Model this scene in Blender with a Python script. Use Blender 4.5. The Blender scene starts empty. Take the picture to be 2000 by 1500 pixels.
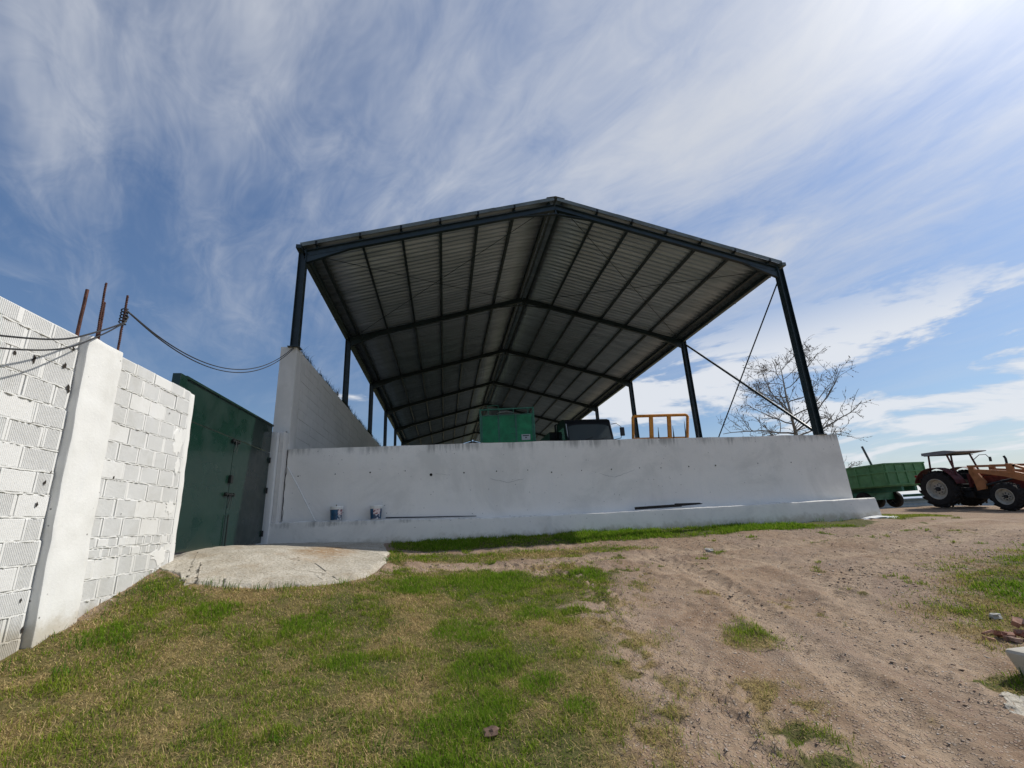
import bpy, bmesh, math, random
import numpy as np
from mathutils import Vector, Matrix
random.seed(7); rng = np.random.default_rng(7)
R = math.radians
sc = bpy.context.scene
COL = sc.collection
sc.cycles.max_bounces = 6; sc.cycles.diffuse_bounces = 3; sc.cycles.glossy_bounces = 2; sc.cycles.transmission_bounces = 3

# ------------------------------------------------------------------ camera
cam_d = bpy.data.cameras.new('camera'); cam = bpy.data.objects.new('camera', cam_d); COL.objects.link(cam)
cam_d.sensor_width = 36; cam_d.lens = 884.58 / 2000 * 36; cam_d.clip_start = .05; cam_d.clip_end = 9000
def cam_axes(yaw=.1568, pitch=.2894, roll=-.052):
    f = Vector((math.sin(yaw)*math.cos(pitch), math.cos(yaw)*math.cos(pitch), math.sin(pitch)))
    r0 = Vector((math.cos(yaw), -math.sin(yaw), 0)); u0 = r0.cross(f)
    return math.cos(roll)*r0 + math.sin(roll)*u0, -math.sin(roll)*r0 + math.cos(roll)*u0, f
r_, u_, f_ = cam_axes()
cam.matrix_world = Matrix(((r_.x, u_.x, -f_.x, 0), (r_.y, u_.y, -f_.y, 0), (r_.z, u_.z, -f_.z, 0), (0, 0, 0, 1)))
sc.camera = cam

# ------------------------------------------------------------------ sun, sky, exposure
SUN_AZ, SUN_EL = R(79.5), R(44)
SUN = Vector((math.cos(SUN_EL)*math.sin(SUN_AZ), math.cos(SUN_EL)*math.cos(SUN_AZ), math.sin(SUN_EL)))
sl = bpy.data.lights.new('sun', 'SUN'); sl.energy = 2.9; sl.angle = R(.6); sl.color = (1, .95, .87)
so = bpy.data.objects.new('sun', sl); COL.objects.link(so); so.rotation_euler = SUN.to_track_quat('Z', 'Y').to_euler()
so.location = (30, 10, 30)
sc.view_settings.view_transform = 'Standard'; sc.view_settings.look = 'None'
sc.view_settings.exposure = 0.52; sc.view_settings.gamma = 1

class NT:
    """small node-tree helper"""
    def __init__(s, t): s.t = t; s.n = t.nodes; s.l = t.links
    def add(s, ty, **kw):
        o = s.n.new(ty)
        for k, v in kw.items(): setattr(o, k, v)
        return o
    def set(s, sock, v):
        if hasattr(v, 'is_linked') or isinstance(v, bpy.types.NodeSocket): s.l.new(v, sock)
        elif v is not None: sock.default_value = v
    def math(s, op, a, b=None, c=None, clamp=False):
        o = s.add('ShaderNodeMath', operation=op, use_clamp=clamp); s.set(o.inputs[0], a)
        if b is not None: s.set(o.inputs[1], b)
        if c is not None: s.set(o.inputs[2], c)
        return o.outputs[0]
    def vmath(s, op, a, b=None, sc_=None):
        o = s.add('ShaderNodeVectorMath', operation=op); s.set(o.inputs[0], a)
        if b is not None: s.set(o.inputs[1], b)
        if sc_ is not None: s.set(o.inputs['Scale'], sc_)
        return o.outputs['Value'] if op in ('DOT_PRODUCT', 'LENGTH') else o.outputs[0]
    def mapr(s, v, a, b, c=0., d=1., smooth=True):
        o = s.add('ShaderNodeMapRange'); o.interpolation_type = 'SMOOTHSTEP' if smooth else 'LINEAR'
        s.set(o.inputs['Value'], v)
        for i, k in zip((1, 2, 3, 4), (a, b, c, d)): s.set(o.inputs[i], k)
        return o.outputs[0]
    def noise(s, vec, scale, detail=4, rough=.55, dist=0., off=None):
        if off is not None: vec = s.vmath('ADD', vec, off)
        o = s.add('ShaderNodeTexNoise'); s.set(o.inputs['Vector'], vec); o.inputs['Scale'].default_value = scale
        o.inputs['Detail'].default_value = detail; o.inputs['Roughness'].default_value = rough; o.inputs['Distortion'].default_value = dist
        return o.outputs['Fac']
    def mix(s, fac, a, b, mode='MIX'):
        o = s.add('ShaderNodeMix', data_type='RGBA', blend_type=mode); s.set(o.inputs[0], fac); s.set(o.inputs[6], a); s.set(o.inputs[7], b)
        return o.outputs[2]
    def mapping(s, vec, loc=(0, 0, 0), rot=(0, 0, 0), sca=(1, 1, 1)):
        o = s.add('ShaderNodeMapping'); s.set(o.inputs[0], vec); o.inputs[1].default_value = loc; o.inputs[2].default_value = rot; o.inputs[3].default_value = sca
        return o.outputs[0]

world = bpy.data.worlds.new('World'); sc.world = world; world.use_nodes = True
def build_sky():
    k = NT(world.node_tree); k.n.clear()
    out = k.add('ShaderNodeOutputWorld'); bg = k.add('ShaderNodeBackground'); k.l.new(bg.outputs[0], out.inputs[0])
    sky = k.add('ShaderNodeTexSky', sky_type='NISHITA'); sky.sun_disc = False
    sky.sun_elevation = SUN_EL; sky.sun_rotation = SUN_AZ; sky.altitude = 300; sky.air_density = 1.0; sky.dust_density = .6; sky.ozone_density = 2.5
    tc = k.add('ShaderNodeTexCoord').outputs['Generated']
    sep = k.add('ShaderNodeSeparateXYZ'); k.l.new(tc, sep.inputs[0])
    zc = k.math('ADD', k.math('MAXIMUM', sep.outputs[2], 0.0), .07)
    cmb = k.add('ShaderNodeCombineXYZ'); k.l.new(k.math('DIVIDE', sep.outputs[0], zc), cmb.inputs[0]); k.l.new(k.math('DIVIDE', sep.outputs[1], zc), cmb.inputs[1])
    P = cmb.outputs[0]
    # cirrus drawn out along one wind direction, on a flat layer high above
    Q = k.mapping(P, rot=(0, 0, R(-27)))
    warp = k.add('ShaderNodeTexNoise'); k.l.new(Q, warp.inputs[0]); warp.inputs['Scale'].default_value = .45; warp.inputs['Detail'].default_value = 2
    Qw = k.vmath('ADD', Q, k.vmath('SCALE', k.vmath('SUBTRACT', warp.outputs['Color'], (.5, .5, .5)), sc_=.75))
    fib = k.noise(k.mapping(Qw, sca=(1.7, .40, 1)), 1.5, 5, .62, .45, (3.1, 1.7, 0))
    fine = k.noise(k.mapping(Qw, sca=(3.4, 1.7, 1)), 2.4, 4, .68, .7, (9.1, 4.0, 0))
    cov = k.noise(k.mapping(Qw, sca=(.75, .40, 1)), .9, 2, .5, 0, (5.2, 8.6, 0))
    soft = k.noise(k.mapping(Qw, sca=(1.6, .9, 1)), 1.3, 2, .55, .2, (1.2, 3.3, 0))
    # the veil thickens towards the south east, thins towards the west and low in the east
    side = k.mapr(k.vmath('DOT_PRODUCT', tc, tuple(Vector((.36, .50, .78)).normalized())), .50, 1.0)
    c = k.math('ADD', k.math('MULTIPLY', fib, .55), k.math('ADD', k.math('MULTIPLY', fine, .23), k.math('ADD', k.math('MULTIPLY', cov, .30), k.math('MULTIPLY', soft, .26))))
    c = k.math('ADD', c, k.math('MULTIPLY', side, .15))
    veil = k.math('MULTIPLY', k.mapr(c, .57, 1.03), k.mapr(sep.outputs[2], .22, .46, .22, 1.))
    # low puffed banks near the horizon, seen edge on
    D = k.mapping(tc, sca=(1.5, 1.5, 6.0)); D = k.vmath('ADD', D, k.vmath('SCALE', k.vmath('SUBTRACT', warp.outputs['Color'], (.5, .5, .5)), sc_=.4))
    pf = k.noise(D, 1.9, 6, .63, .2, (LOWX, 6.4, 1.1))
    low = k.math('MULTIPLY', k.mapr(k.math('ADD', pf, k.math('MULTIPLY', sep.outputs[0], .085)), .515, .625), k.mapr(sep.outputs[2], .42, .26))
    hor = k.mapr(sep.outputs[2], .20, -.02)
    cl = k.math('MAXIMUM', k.math('MULTIPLY', veil, .90), k.math('MULTIPLY', low, .9))
    cl = k.math('MAXIMUM', cl, k.math('MULTIPLY', hor, .55))
    glow = k.math('POWER', k.math('MAXIMUM', k.vmath('DOT_PRODUCT', tc, tuple(SUN)), 0.0), 26.0)
    ccol = k.mix(glow, k.mix(low, CLOUD_A, (4.6, 4.75, 5.0, 1)), CLOUD_B)
    skyc = k.vmath('SCALE', k.mix(1.0, sky.outputs[0], (.88, .94, 1.0, 1), 'MULTIPLY'), sc_=k.mapr(sep.outputs[2], .0, .62, .47, .76, False))
    k.l.new(k.mix(cl, skyc, ccol), bg.inputs[0]); bg.inputs[1].default_value = .12
LOWX = 4.1
CLOUD_A = (3.75, 3.9, 4.2, 1); CLOUD_B = (8.0, 8.1, 8.3, 1)
build_sky()
world.cycles.sampling_method = 'MANUAL'; world.cycles.sample_map_resolution = 512

# ------------------------------------------------------------------ mesh helpers
def tag(o, label=None, cat=None, group=None, kind=None):
    if label: o['label'] = label
    if cat: o['category'] = cat
    if group: o['group'] = group
    if kind: o['kind'] = kind
    return o
def empty(name, loc=(0, 0, 0), rz=0):
    o = bpy.data.objects.new(name, None); COL.objects.link(o); o.location = loc; o.rotation_euler = (0, 0, rz); o.empty_display_size = .2
    return o
def thing(name, label, cat, loc=(0, 0, 0), rz=0, group=None):
    return tag(empty(name, loc, rz), label, cat, group)
def link_mesh(name, me, mat=None, parent=None, loc=None):
    o = bpy.data.objects.new(name, me); COL.objects.link(o)
    if mat and not me.materials: me.materials.append(mat)
    if parent: o.parent = parent
    if loc is not None: o.location = loc
    return o
class MB:
    def __init__(s): s.v = []; s.f = []
    def add(s, vs, fs):
        b = len(s.v); s.v += [tuple(p) for p in vs]; s.f += [tuple(b+i for i in q) for q in fs]; return s
    def box(s, a, b, bev=0.):
        (x0, y0, z0), (x1, y1, z1) = a, b
        if bev <= 0:
            return s.add([(x0,y0,z0),(x1,y0,z0),(x1,y1,z0),(x0,y1,z0),(x0,y0,z1),(x1,y0,z1),(x1,y1,z1),(x0,y1,z1)],
                     [(0,3,2,1),(4,5,6,7),(0,1,5,4),(1,2,6,5),(2,3,7,6),(3,0,4,7)])
        bm = bmesh.new(); bmesh.ops.create_cube(bm, size=1)
        for v in bm.verts: v.co = Vector(((x0+x1)/2+v.co.x*(x1-x0), (y0+y1)/2+v.co.y*(y1-y0), (z0+z1)/2+v.co.z*(z1-z0)))
        bmesh.ops.bevel(bm, geom=bm.edges[:], offset=bev, segments=2, affect='EDGES', profile=.6)
        bm.verts.index_update(); s.add([v.co.copy() for v in bm.verts], [[v.index for v in f.verts] for f in bm.faces]); bm.free(); return s
    def beam(s, p, q, w, h, up=(0, 0, 1)):
        p = Vector(p); q = Vector(q); d = (q-p).normalized(); up = Vector(up)
        sd = d.cross(up); sd = sd.normalized() if sd.length > 1e-6 else Vector((1, 0, 0)); un = sd.cross(d)
        c = [sd*a*w/2 + un*b*h/2 for a, b in ((-1,-1),(1,-1),(1,1),(-1,1))]
        return s.add([p+k for k in c]+[q+k for k in c], [(0,1,2,3),(7,6,5,4),(0,4,5,1),(1,5,6,2),(2,6,7,3),(3,7,4,0)])
    def ibeam(s, p, q, w, h, up, t=.014):
        """H section: two flanges and a web"""
        p = Vector(p); q = Vector(q); d = (q-p).normalized(); up = Vector(up); sd = d.cross(up).normalized(); un = sd.cross(d)
        for o in (-1, 1): s.beam(p+un*o*(h/2-t/2), q+un*o*(h/2-t/2), w, t, up)
        return s.beam(p, q, t*.8, h-2*t+.001, up)
    def tube(s, pts, rad, n=8, cap=True):
        pts = [Vector(p) for p in pts]; rad = [rad]*len(pts) if not hasattr(rad, '__len__') else rad
        b = len(s.v); a = None
        for i, p in enumerate(pts):
            d = (pts[min(i+1, len(pts)-1)] - pts[max(i-1, 0)])
            d = d.normalized() if d.length > 1e-9 else Vector((0, 0, 1))
            if a is None: a = d.orthogonal().normalized()
            a = (a - d*a.dot(d)); a = a.normalized() if a.length > 1e-6 else d.orthogonal().normalized()
            c = d.cross(a)
            for k in range(n):
                t = 2*math.pi*k/n; s.v.append(tuple(p + (a*math.cos(t)+c*math.sin(t))*rad[i]))
        for i in range(len(pts)-1):
            for k in range(n):
                s.f.append((b+i*n+k, b+i*n+(k+1) % n, b+(i+1)*n+(k+1) % n, b+(i+1)*n+k))
        if cap:
            s.f.append(tuple(b+k for k in range(n-1, -1, -1))); s.f.append(tuple(b+(len(pts)-1)*n+k for k in range(n)))
        return s
    def lathe(s, prof, c=(0, 0, 0), axis='Z', n=32, close=False):
        """prof = (radius, height) pairs"""
        b = len(s.v); m = len(prof)
        for k in range(n):
            t = 2*math.pi*k/n
            for r, h in prof:
                x, y, z = (r*math.cos(t), r*math.sin(t), h)
                if axis == 'Y': x, y, z = x, h, y
                if axis == 'X': x, y, z = h, x, y
                s.v.append((c[0]+x, c[1]+y, c[2]+z))
        for k in range(n):
            k2 = (k+1) % n
            for j in range(m-1 if not close else m):
                j2 = (j+1) % m; s.f.append((b+k*m+j, b+k2*m+j, b+k2*m+j2, b+k*m+j2))
        return s
    def prism(s, poly, d0, d1, axis='Y'):
        """poly of (a,b); extruded along axis from d0 to d1"""
        n = len(poly); b = len(s.v)
        for d in (d0, d1):
            for a, c in poly: s.v.append({'Y': (a, d, c), 'X': (d, a, c), 'Z': (a, c, d)}[axis])
        s.f.append(tuple(b+i for i in range(n))); s.f.append(tuple(b+n+i for i in range(n-1, -1, -1)))
        for i in range(n): s.f.append((b+i, b+n+i, b+n+(i+1) % n, b+(i+1) % n))
        return s
    def mesh(s, name, mat=None, smooth=False, fix=True):
        me = bpy.data.meshes.new(name); me.from_pydata(s.v, [], s.f)
        if fix:
            bm = bmesh.new(); bm.from_mesh(me); bmesh.ops.recalc_face_normals(bm, faces=bm.faces); bm.to_mesh(me); bm.free()
        if smooth: me.polygons.foreach_set('use_smooth', [True]*len(me.polygons)); me.update()
        if smooth == 'auto': me.set_sharp_from_angle(angle=R(35))
        if mat: me.materials.append(mat)
        me.update(); return me
    def build(s, name, mat=None, parent=None, loc=None, smooth=False, fix=True):
        return link_mesh(name, s.mesh(name, mat, smooth, fix), None, parent, loc)
def big_mesh(name, V, F, mat, col=None, smooth=False):
    """numpy triangles/quads -> mesh; col = per-vertex rgb"""
    me = bpy.data.meshes.new(name); k = F.shape[1]
    me.vertices.add(len(V)); me.vertices.foreach_set('co', np.ascontiguousarray(V, dtype=np.float32).ravel())
    me.loops.add(F.size); me.loops.foreach_set('vertex_index', np.ascontiguousarray(F, dtype=np.int32).ravel())
    me.polygons.add(len(F)); me.polygons.foreach_set('loop_start', np.arange(0, F.size, k, dtype=np.int32))
    if smooth: me.polygons.foreach_set('use_smooth', np.ones(len(F), bool))
    me.update(calc_edges=True)
    if col is not None:
        a = me.color_attributes.new('tint', 'FLOAT_COLOR', 'POINT'); c = np.ones((len(V), 4), np.float32); c[:, :np.shape(col)[1]] = col
        a.data.foreach_set('color', c.ravel())
    me.materials.append(mat); return me

# ------------------------------------------------------------------ noise in numpy
def _h(ix, iy, s):
    n = (ix.astype(np.int64)*374761393 + iy.astype(np.int64)*668265263 + s*982451653) & 0x7fffffff
    n = ((n ^ (n >> 13))*1274126177) & 0x7fffffff
    return ((n ^ (n >> 16)) & 0xffff)/65535.
def vnoise(x, y, s=0):
    ix = np.floor(x); iy = np.floor(y); fx = x-ix; fy = y-iy; fx = fx*fx*(3-2*fx); fy = fy*fy*(3-2*fy)
    a = _h(ix, iy, s); b = _h(ix+1, iy, s); c = _h(ix, iy+1, s); d = _h(ix+1, iy+1, s)
    return (a*(1-fx)+b*fx)*(1-fy) + (c*(1-fx)+d*fx)*fy
def fbm(x, y, o=4, s=0, g=.5):
    t = 0; a = 1; n = 0
    for i in range(o): t = t + a*vnoise(x*2**i+17.3*i, y*2**i-9.1*i, s+i); n += a; a *= g
    return t/n
def sstep(a, b, x): t = np.clip((x-a)/(b-a), 0, 1); return t*t*(3-2*t)

# ------------------------------------------------------------------ materials
MATS = {}
def mat(name, col=(.5, .5, .5), rough=.6, metal=0., spec=.5, vary=0., vscale=6., bump=0., bscale=40., fn=None, coat=0.):
    if name in MATS: return MATS[name]
    m = bpy.data.materials.new(name); m.use_nodes = True; k = NT(m.node_tree); b = k.n['Principled BSDF']
    b.inputs['Base Color'].default_value = (*col, 1); b.inputs['Roughness'].default_value = rough; b.inputs['Metallic'].default_value = metal
    b.inputs['Specular IOR Level'].default_value = spec; b.inputs['Coat Weight'].default_value = coat
    if vary or bump:
        P = k.add('ShaderNodeNewGeometry').outputs['Position']
    if vary:
        n = k.mapr(k.noise(P, vscale, 6, .6), .25, .75)
        dk = tuple(c*(1-vary) for c in col); lt = tuple(min(1, c*(1+vary*.6)) for c in col)
        k.l.new(k.mix(n, (*dk, 1), (*lt, 1)), b.inputs['Base Color'])
        k.l.new(k.mapr(k.noise(P, vscale*2.3, 4), .3, .7, max(.05, rough-.12), min(1, rough+.12)), b.inputs['Roughness'])
    if bump:
        bp = k.add('ShaderNodeBump'); bp.inputs['Strength'].default_value = .6; bp.inputs['Distance'].default_value = bump
        k.l.new(k.noise(P, bscale, 6, .6), bp.inputs['Height']); k.l.new(bp.outputs[0], b.inputs['Normal'])
    if fn: fn(k, b)
    MATS[name] = m; return m

def white_wall(name, base=(.85, .815, .755), dirt=.5, drip_z=None, ground=None, pits=True, crack=True, ledge_z=None):
    """painted wall: white paint with grime, run-off stains, pits, hair cracks"""
    def fn(k, b):
        P = k.add('ShaderNodeNewGeometry').outputs['Position']
        sep = k.add('ShaderNodeSeparateXYZ'); k.l.new(P, sep.inputs[0]); z = sep.outputs[2]
        c = k.mix(k.mapr(k.noise(P, .9, 5, .6), .3, .75), (*[v*.93 for v in base], 1), (*base, 1))
        c = k.mix(k.math('MULTIPLY', k.mapr(k.noise(P, 4.5, 6, .65), .52, .80), .32*dirt), c, (.42, .41, .36, 1))
        band = k.mapr(k.math('ADD', z, k.math('MULTIPLY', k.noise(P, 1.4, 4, .6), .5)), 1.45, 1.20)
        if drip_z: c = k.mix(k.math('MULTIPLY', band, .5), c, (.86, .83, .78, 1))
        c = k.mix(k.math('MULTIPLY', k.mapr(k.noise(P, .45, 6, .7, .6), .47, .64), .34*(.5+dirt)), c, (.53, .52, .48, 1))
        # faint roller marks
        c = k.mix(k.math('MULTIPLY', k.mapr(k.noise(k.mapping(P, sca=(9, 9, .7)), 1.3, 5, .6), .5, .75), .10), c, (.60, .62, .66, 1))
        for zz, rng_, amt in ([(drip_z, .55, .6)] if drip_z else []) + ([(ledge_z, .22, .7)] if ledge_z else []):
            st = k.noise(k.mapping(P, sca=(7, 7, .55)), 1.7, 6, .65, 0, (1.3, 0, 0))
            wide = k.noise(k.mapping(P, sca=(1, 1, .1)), 1.3, 4, .6)
            edge = k.mapr(z, zz-rng_, zz)
            s_ = k.math('MULTIPLY', k.math('MULTIPLY', k.mapr(k.math('MULTIPLY', st, edge), .30, .62), k.mapr(wide, .42, .60)), amt)
            c = k.mix(s_, c, (.13, .13, .115, 1))
            speck = k.math('MULTIPLY', k.mapr(k.noise(P, 26, 5, .7), .60, .70), k.mapr(z, zz-rng_*.7, zz))
            c = k.mix(k.math('MULTIPLY', speck, .6), c, (.10, .10, .09, 1))
        if pits:
            vo = k.add('ShaderNodeTexVoronoi'); k.l.new(P, vo.inputs['Vector']); vo.inputs['Scale'].default_value = 8.0
            sel = k.mapr(k.noise(P, 1.6, 3), .44, .58)
            pit = k.math('MULTIPLY', k.mapr(vo.outputs['Distance'], .10, .055), sel)
            c = k.mix(k.math('MULTIPLY', pit, .85), c, (.09, .085, .08, 1))
        if ground is not None:
            g = k.math('ADD', k.mapr(z, ground+.45, ground-.1), k.math('MULTIPLY', k.math('SUBTRACT', k.noise(P, 5, 6, .65), .5), 1.2))
            c = k.mix(k.math('MULTIPLY', k.mapr(g, .35, 1.0), .65), c, (.36, .31, .22, 1))
        k.l.new(c, b.inputs['Base Color'])
        bp = k.add('ShaderNodeBump'); bp.inputs['Strength'].default_value = .5; bp.inputs['Distance'].default_value = .006
        k.l.new(k.math('ADD', k.noise(P, 30, 6, .65), k.math('MULTIPLY', k.noise(P, 3, 3), 2.0)), bp.inputs['Height']); k.l.new(bp.outputs[0], b.inputs['Normal'])
    return mat(name, base, .8, fn=fn, spec=.25)
M_FRONT = white_wall('white_concrete', drip_z=1.98)
M_LEDGE = white_wall('white_ledge', base=(.81, .78, .72), dirt=1.0, ledge_z=.12, ground=-.45)
M_SIDE = white_wall('white_block', base=(.70, .675, .635), dirt=.9, pits=False)
M_BRICK = white_wall('white_brick', base=(.71, .71, .695), dirt=.8, pits=False, ground=-.85)
M_MORTAR = white_wall('white_mortar', base=(.70, .70, .68), dirt=.8, pits=False, ground=-.85)
M_PILLAR = white_wall('white_pillar', base=(.74, .74, .72), dirt=.6, pits=True, ground=-.85)
M_STEEL = mat('dark_green_steel', (.016, .029, .034), .42, 0, .5, vary=.35, vscale=3)
M_GALV = mat('galvanised', (.30, .32, .31), .5, .6, vary=.3, vscale=4)
def sheet_fn(k, b):
    P = k.add('ShaderNodeNewGeometry').outputs['Position']
    n = k.mapr(k.noise(k.mapping(P, sca=(.5, 3, .5)), 1.1, 6, .6), .3, .7)
    oi = k.add('ShaderNodeObjectInfo').outputs['Random']
    c = k.mix(n, (.235, .295, .34, 1), (.38, .455, .515, 1)); c = k.mix(k.mapr(oi, .0, 1., 0, .5), c, (.305, .365, .41, 1))
    k.l.new(c, b.inputs['Base Color'])
M_SHEET = mat('roof_sheet_metal', (.3, .3, .3), .45, .60, fn=sheet_fn)
M_RUST = mat('rusty_steel', (.10, .045, .035), .85, 0, .3, vary=.5, vscale=25, bump=.002, bscale=120)
M_CABLE = mat('black_cable', (.012, .012, .013), .55)
M_DARK = mat('dark_hole', (.035, .03, .026), .95, spec=.1)

# ------------------------------------------------------------------ terrain
CP = np.array([(0,0,-1.65),(-4,0,-1.95),(-3.9,3.5,-1.38),(-3.9,5.16,-1.02),(-3.9,5.5,-.92),(-3.9,6.05,-.79),(-3.9,7.7,-.375),(-3.95,8.3,-.29),(-4.1,11.5,-.28),(-2.6,11.6,-.32),(-2.8,8.6,-.36),
(-1.4,11.6,-.38),(-1.0,10.4,-.53),(-1.4,8.4,-.62),(1.6,11.6,-.41),(2,9.5,-.70),(5,9.5,-.72),(4.3,11.6,-.42),(7.1,11.6,-.45),(10.1,11.6,-.46),(11.9,11.6,-.46),(10,9,-.74),(15,12,-.6),(21.6,17.85,-.47),(22.0,15.6,-.65),(23.5,17.8,-.47),
(4.3,3.5,-1.34),(0,3.5,-1.34),(0,7,-.95),(-2,5.2,-1.12),(10,4,-1.22),(18,6,-1.15),(25,10,-.9),(14,17,-.45),(23,24,-.42),(-10,8,-.4),(-10,20,-.2),(5,30,-.3),(20,34,-.9),(35,20,-.9),(35,5,-1.3),(-10,-5,-2.2),(20,-8,-2.2),(0,-8,-2.2)], float)
def tps(d2): return np.where(d2 > 1e-9, d2*np.log(np.maximum(d2, 1e-9)), 0)
_n = len(CP); _A = np.zeros((_n+3, _n+3)); _A[:_n, :_n] = tps(((CP[:, None, :2]-CP[None, :, :2])**2).sum(-1)) + np.eye(_n)*.05
_A[:_n, _n] = 1; _A[:_n, _n+1:] = CP[:, :2]; _A[_n, :_n] = 1; _A[_n+1:, :_n] = CP[:, :2].T
_W = np.linalg.solve(_A, np.r_[CP[:, 2], 0, 0, 0])
def H0(x, y):
    x = np.asarray(x, float); y = np.asarray(y, float); xc = np.clip(x, -20, 45); yc = np.clip(y, -15, 45)
    s = _W[_n] + _W[_n+1]*xc + _W[_n+2]*yc
    for i in range(_n): s = s + _W[i]*tps((xc-CP[i, 0])**2 + (yc-CP[i, 1])**2)
    far = sstep(20, 34, np.hypot(x-8, y-8)); drop = sstep(19.5, 27, y - .25*np.maximum(x-22, 0))*sstep(14, 20, x)
    z = s*(1-far) + far*(-3.2 - 1.0*fbm(x*.01, y*.01, 3, 5))
    return z - drop*1.2*(1-far)
def seg_d(px, py, poly, closed=True):
    d = np.full(px.shape, 1e9); n = len(poly)
    for i in range(n if closed else n-1):
        ax, ay = poly[i]; bx, by = poly[(i+1) % n]; dx, dy = bx-ax, by-ay; L = dx*dx+dy*dy+1e-12
        t = np.clip(((px-ax)*dx+(py-ay)*dy)/L, 0, 1); d = np.minimum(d, np.hypot(px-ax-t*dx, py-ay-t*dy))
    return d
def inside(px, py, poly):
    c = np.zeros(px.shape, bool); n = len(poly)
    for i in range(n):
        ax, ay = poly[i]; bx, by = poly[(i+1) % n]
        if ay == by: continue
        c ^= ((ay > py) != (by > py)) & (px < (bx-ax)*(py-ay)/(by-ay)+ax)
    return c
def sdist(px, py, poly):
    d = seg_d(px, py, poly); return np.where(inside(px, py, poly), -d, d)
APRON_F = [(-3.95,7.45),(-3.70,7.28),(-3.24,6.96),(-2.82,6.87),(-2.32,6.88),(-1.86,7.05),(-1.44,7.30),(-1.15,7.69),(-1.0,8.36),(-1.02,9.39),(-1.20,10.6),(-1.34,11.2),(-1.40,11.62)]
APRON_B = [(-4.12,7.9),(-4.12,8.4),(-4.12,8.9),(-4.12,9.4),(-4.12,9.9),(-4.12,10.4),(-4.12,10.9),(-4.12,11.4),(-4.0,11.62),(-3.4,11.62),(-2.8,11.62),(-2.2,11.62),(-1.7,11.62)]
APRON = APRON_F + APRON_B[::-1]
LAWN = [(-4.3,-3),(-4.3,5.1),(-3.9,5.48),(-3.9,6.03),(-3.9,6.9),(-3.65,7.14),(-2.93,6.83),(-2.43,6.82),(-1.84,6.99),(-1.23,7.34),(-.99,7.92),(-.57,8.16),(.26,8.08),(1.11,8.08),(1.56,7.72),(2.1,8.17),(2.86,7.98),(2.38,6.84),(1.7,6.23),(1.39,6.07),(1.61,5.52),(1.56,4.74),(1.39,4.02),(1.24,3.48),(1.05,2.95),(.9,1),(.6,-3)]
PATCH = [
 (LAWN, .30, 1.),
 ([(-1.21,11.7),(1.59,11.7),(5.52,11.7),(11.2,11.7),(11.1,10.8),(10.13,10.35),(7.85,10.67),(6.33,10.43),(4.83,10.49),(3.14,10.4),(.34,10.45),(-1.04,10.5)], .18, 1.1),
 ([(-.98,9.76),(-.4,9.97),(.33,9.9),(1.39,9.95),(2.46,9.85),(3.6,9.88),(4.23,9.5),(3.15,9.27),(2.25,9.04),(.86,9.0),(-.36,9.07)], .25, .85),
 ([(-1.15,10.3),(-.91,10.5),(-.71,9.49),(-.74,8.71),(-.93,8.73)], .1, 1.3),
 ([(5.35,4.95),(6.67,5.71),(8.05,6.56),(8.81,6.68),(10.11,7.13),(14,8.0),(14,3.0),(5.64,3.2),(5.3,4.0),(4.87,3.96),(4.99,4.3),(5.24,4.59)], .45, .78),
 ([(3.02,5.16),(3.34,5.37),(3.22,4.93),(3.31,4.59),(2.99,4.25),(2.73,4.32),(2.65,4.51)], .16, .8),
 ([(2.2,3.79),(2.43,3.78),(2.63,3.59),(2.59,3.35),(2.39,3.22),(2.2,3.26),(2.15,3.57)], .12, .8),
 ([(2.1,3.28),(2.28,3.17),(2.36,2.94),(2.24,2.4),(1.92,2.4),(1.97,3.06)], .12, .8),
 ([(1.32,3.39),(1.55,3.41),(1.45,3.17),(1.25,2.5),(1.05,2.5)], .12, .6),
 ([(12.2,12.4),(15,13.6),(17.23,14.92),(15.5,12.6),(12.0,10.9),(11.6,11.2)], .4, .9),
 ([(3.92,3.42),(4.17,3.46),(4.6,3.3),(4.5,3.1),(4.19,3.12),(3.95,3.22)], .08, 1.1),
]
TRACKS = [([(1.1,8.66),(1.96,7.63),(2.19,6.62),(2.07,5.32),(2.06,4.3),(2.08,3.59),(1.98,2.94),(1.9,1)], .21, .022),
          ([(2.3,9.26),(3.99,8.36),(3.91,6.41),(3.3,4.38),(3.02,3.37),(2.55,2.2)], .22, .013),
          ([(-.77,8.52),(1.19,8.64),(3.15,8.72),(5.93,8.94),(9.5,9.3)], .24, .013),
          ([(1.95,5.95),(1.63,4.79),(1.66,3.96),(1.7,3.18),(1.63,2.2)], .2, .014),
          ([(14,9.6),(9,7.9),(6.2,6.6),(4.7,5.3),(3.9,4.0),(3.6,2.2)], .24, .013)]
def grassmask(x, y):
    g = np.zeros(np.shape(x)); wob = (fbm(x*2.2, y*2.2, 4, 11)-.5)*.7
    for poly, soft, amt in PATCH: g = np.maximum(g, amt*sstep(soft, -soft, sdist(x, y, poly)+wob*soft*2.2))
    hol = sstep(.27, .50, fbm(x*5.5, y*5.5, 3, 37)); g = np.where((x > 1.9) & (y < 9), g*np.where(x < 4.6, hol, .35+.65*hol), g)
    fr = sstep(.9, .05, sdist(x, y, LAWN))*sstep(.50, .62, fbm(x*4.6, y*4.6, 3, 47)); g = np.maximum(g, .85*fr)
    # scattered tufts on the track
    t = sstep(.665, .74, fbm(x*1.9, y*1.9, 3, 23))*sstep(.5, .62, fbm(x*9, y*9, 2, 29))*.7
    g = np.maximum(g, t*(x < 14))
    return g*sstep(.0, .04, sdist(x, y, APRON)+.02)
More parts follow.
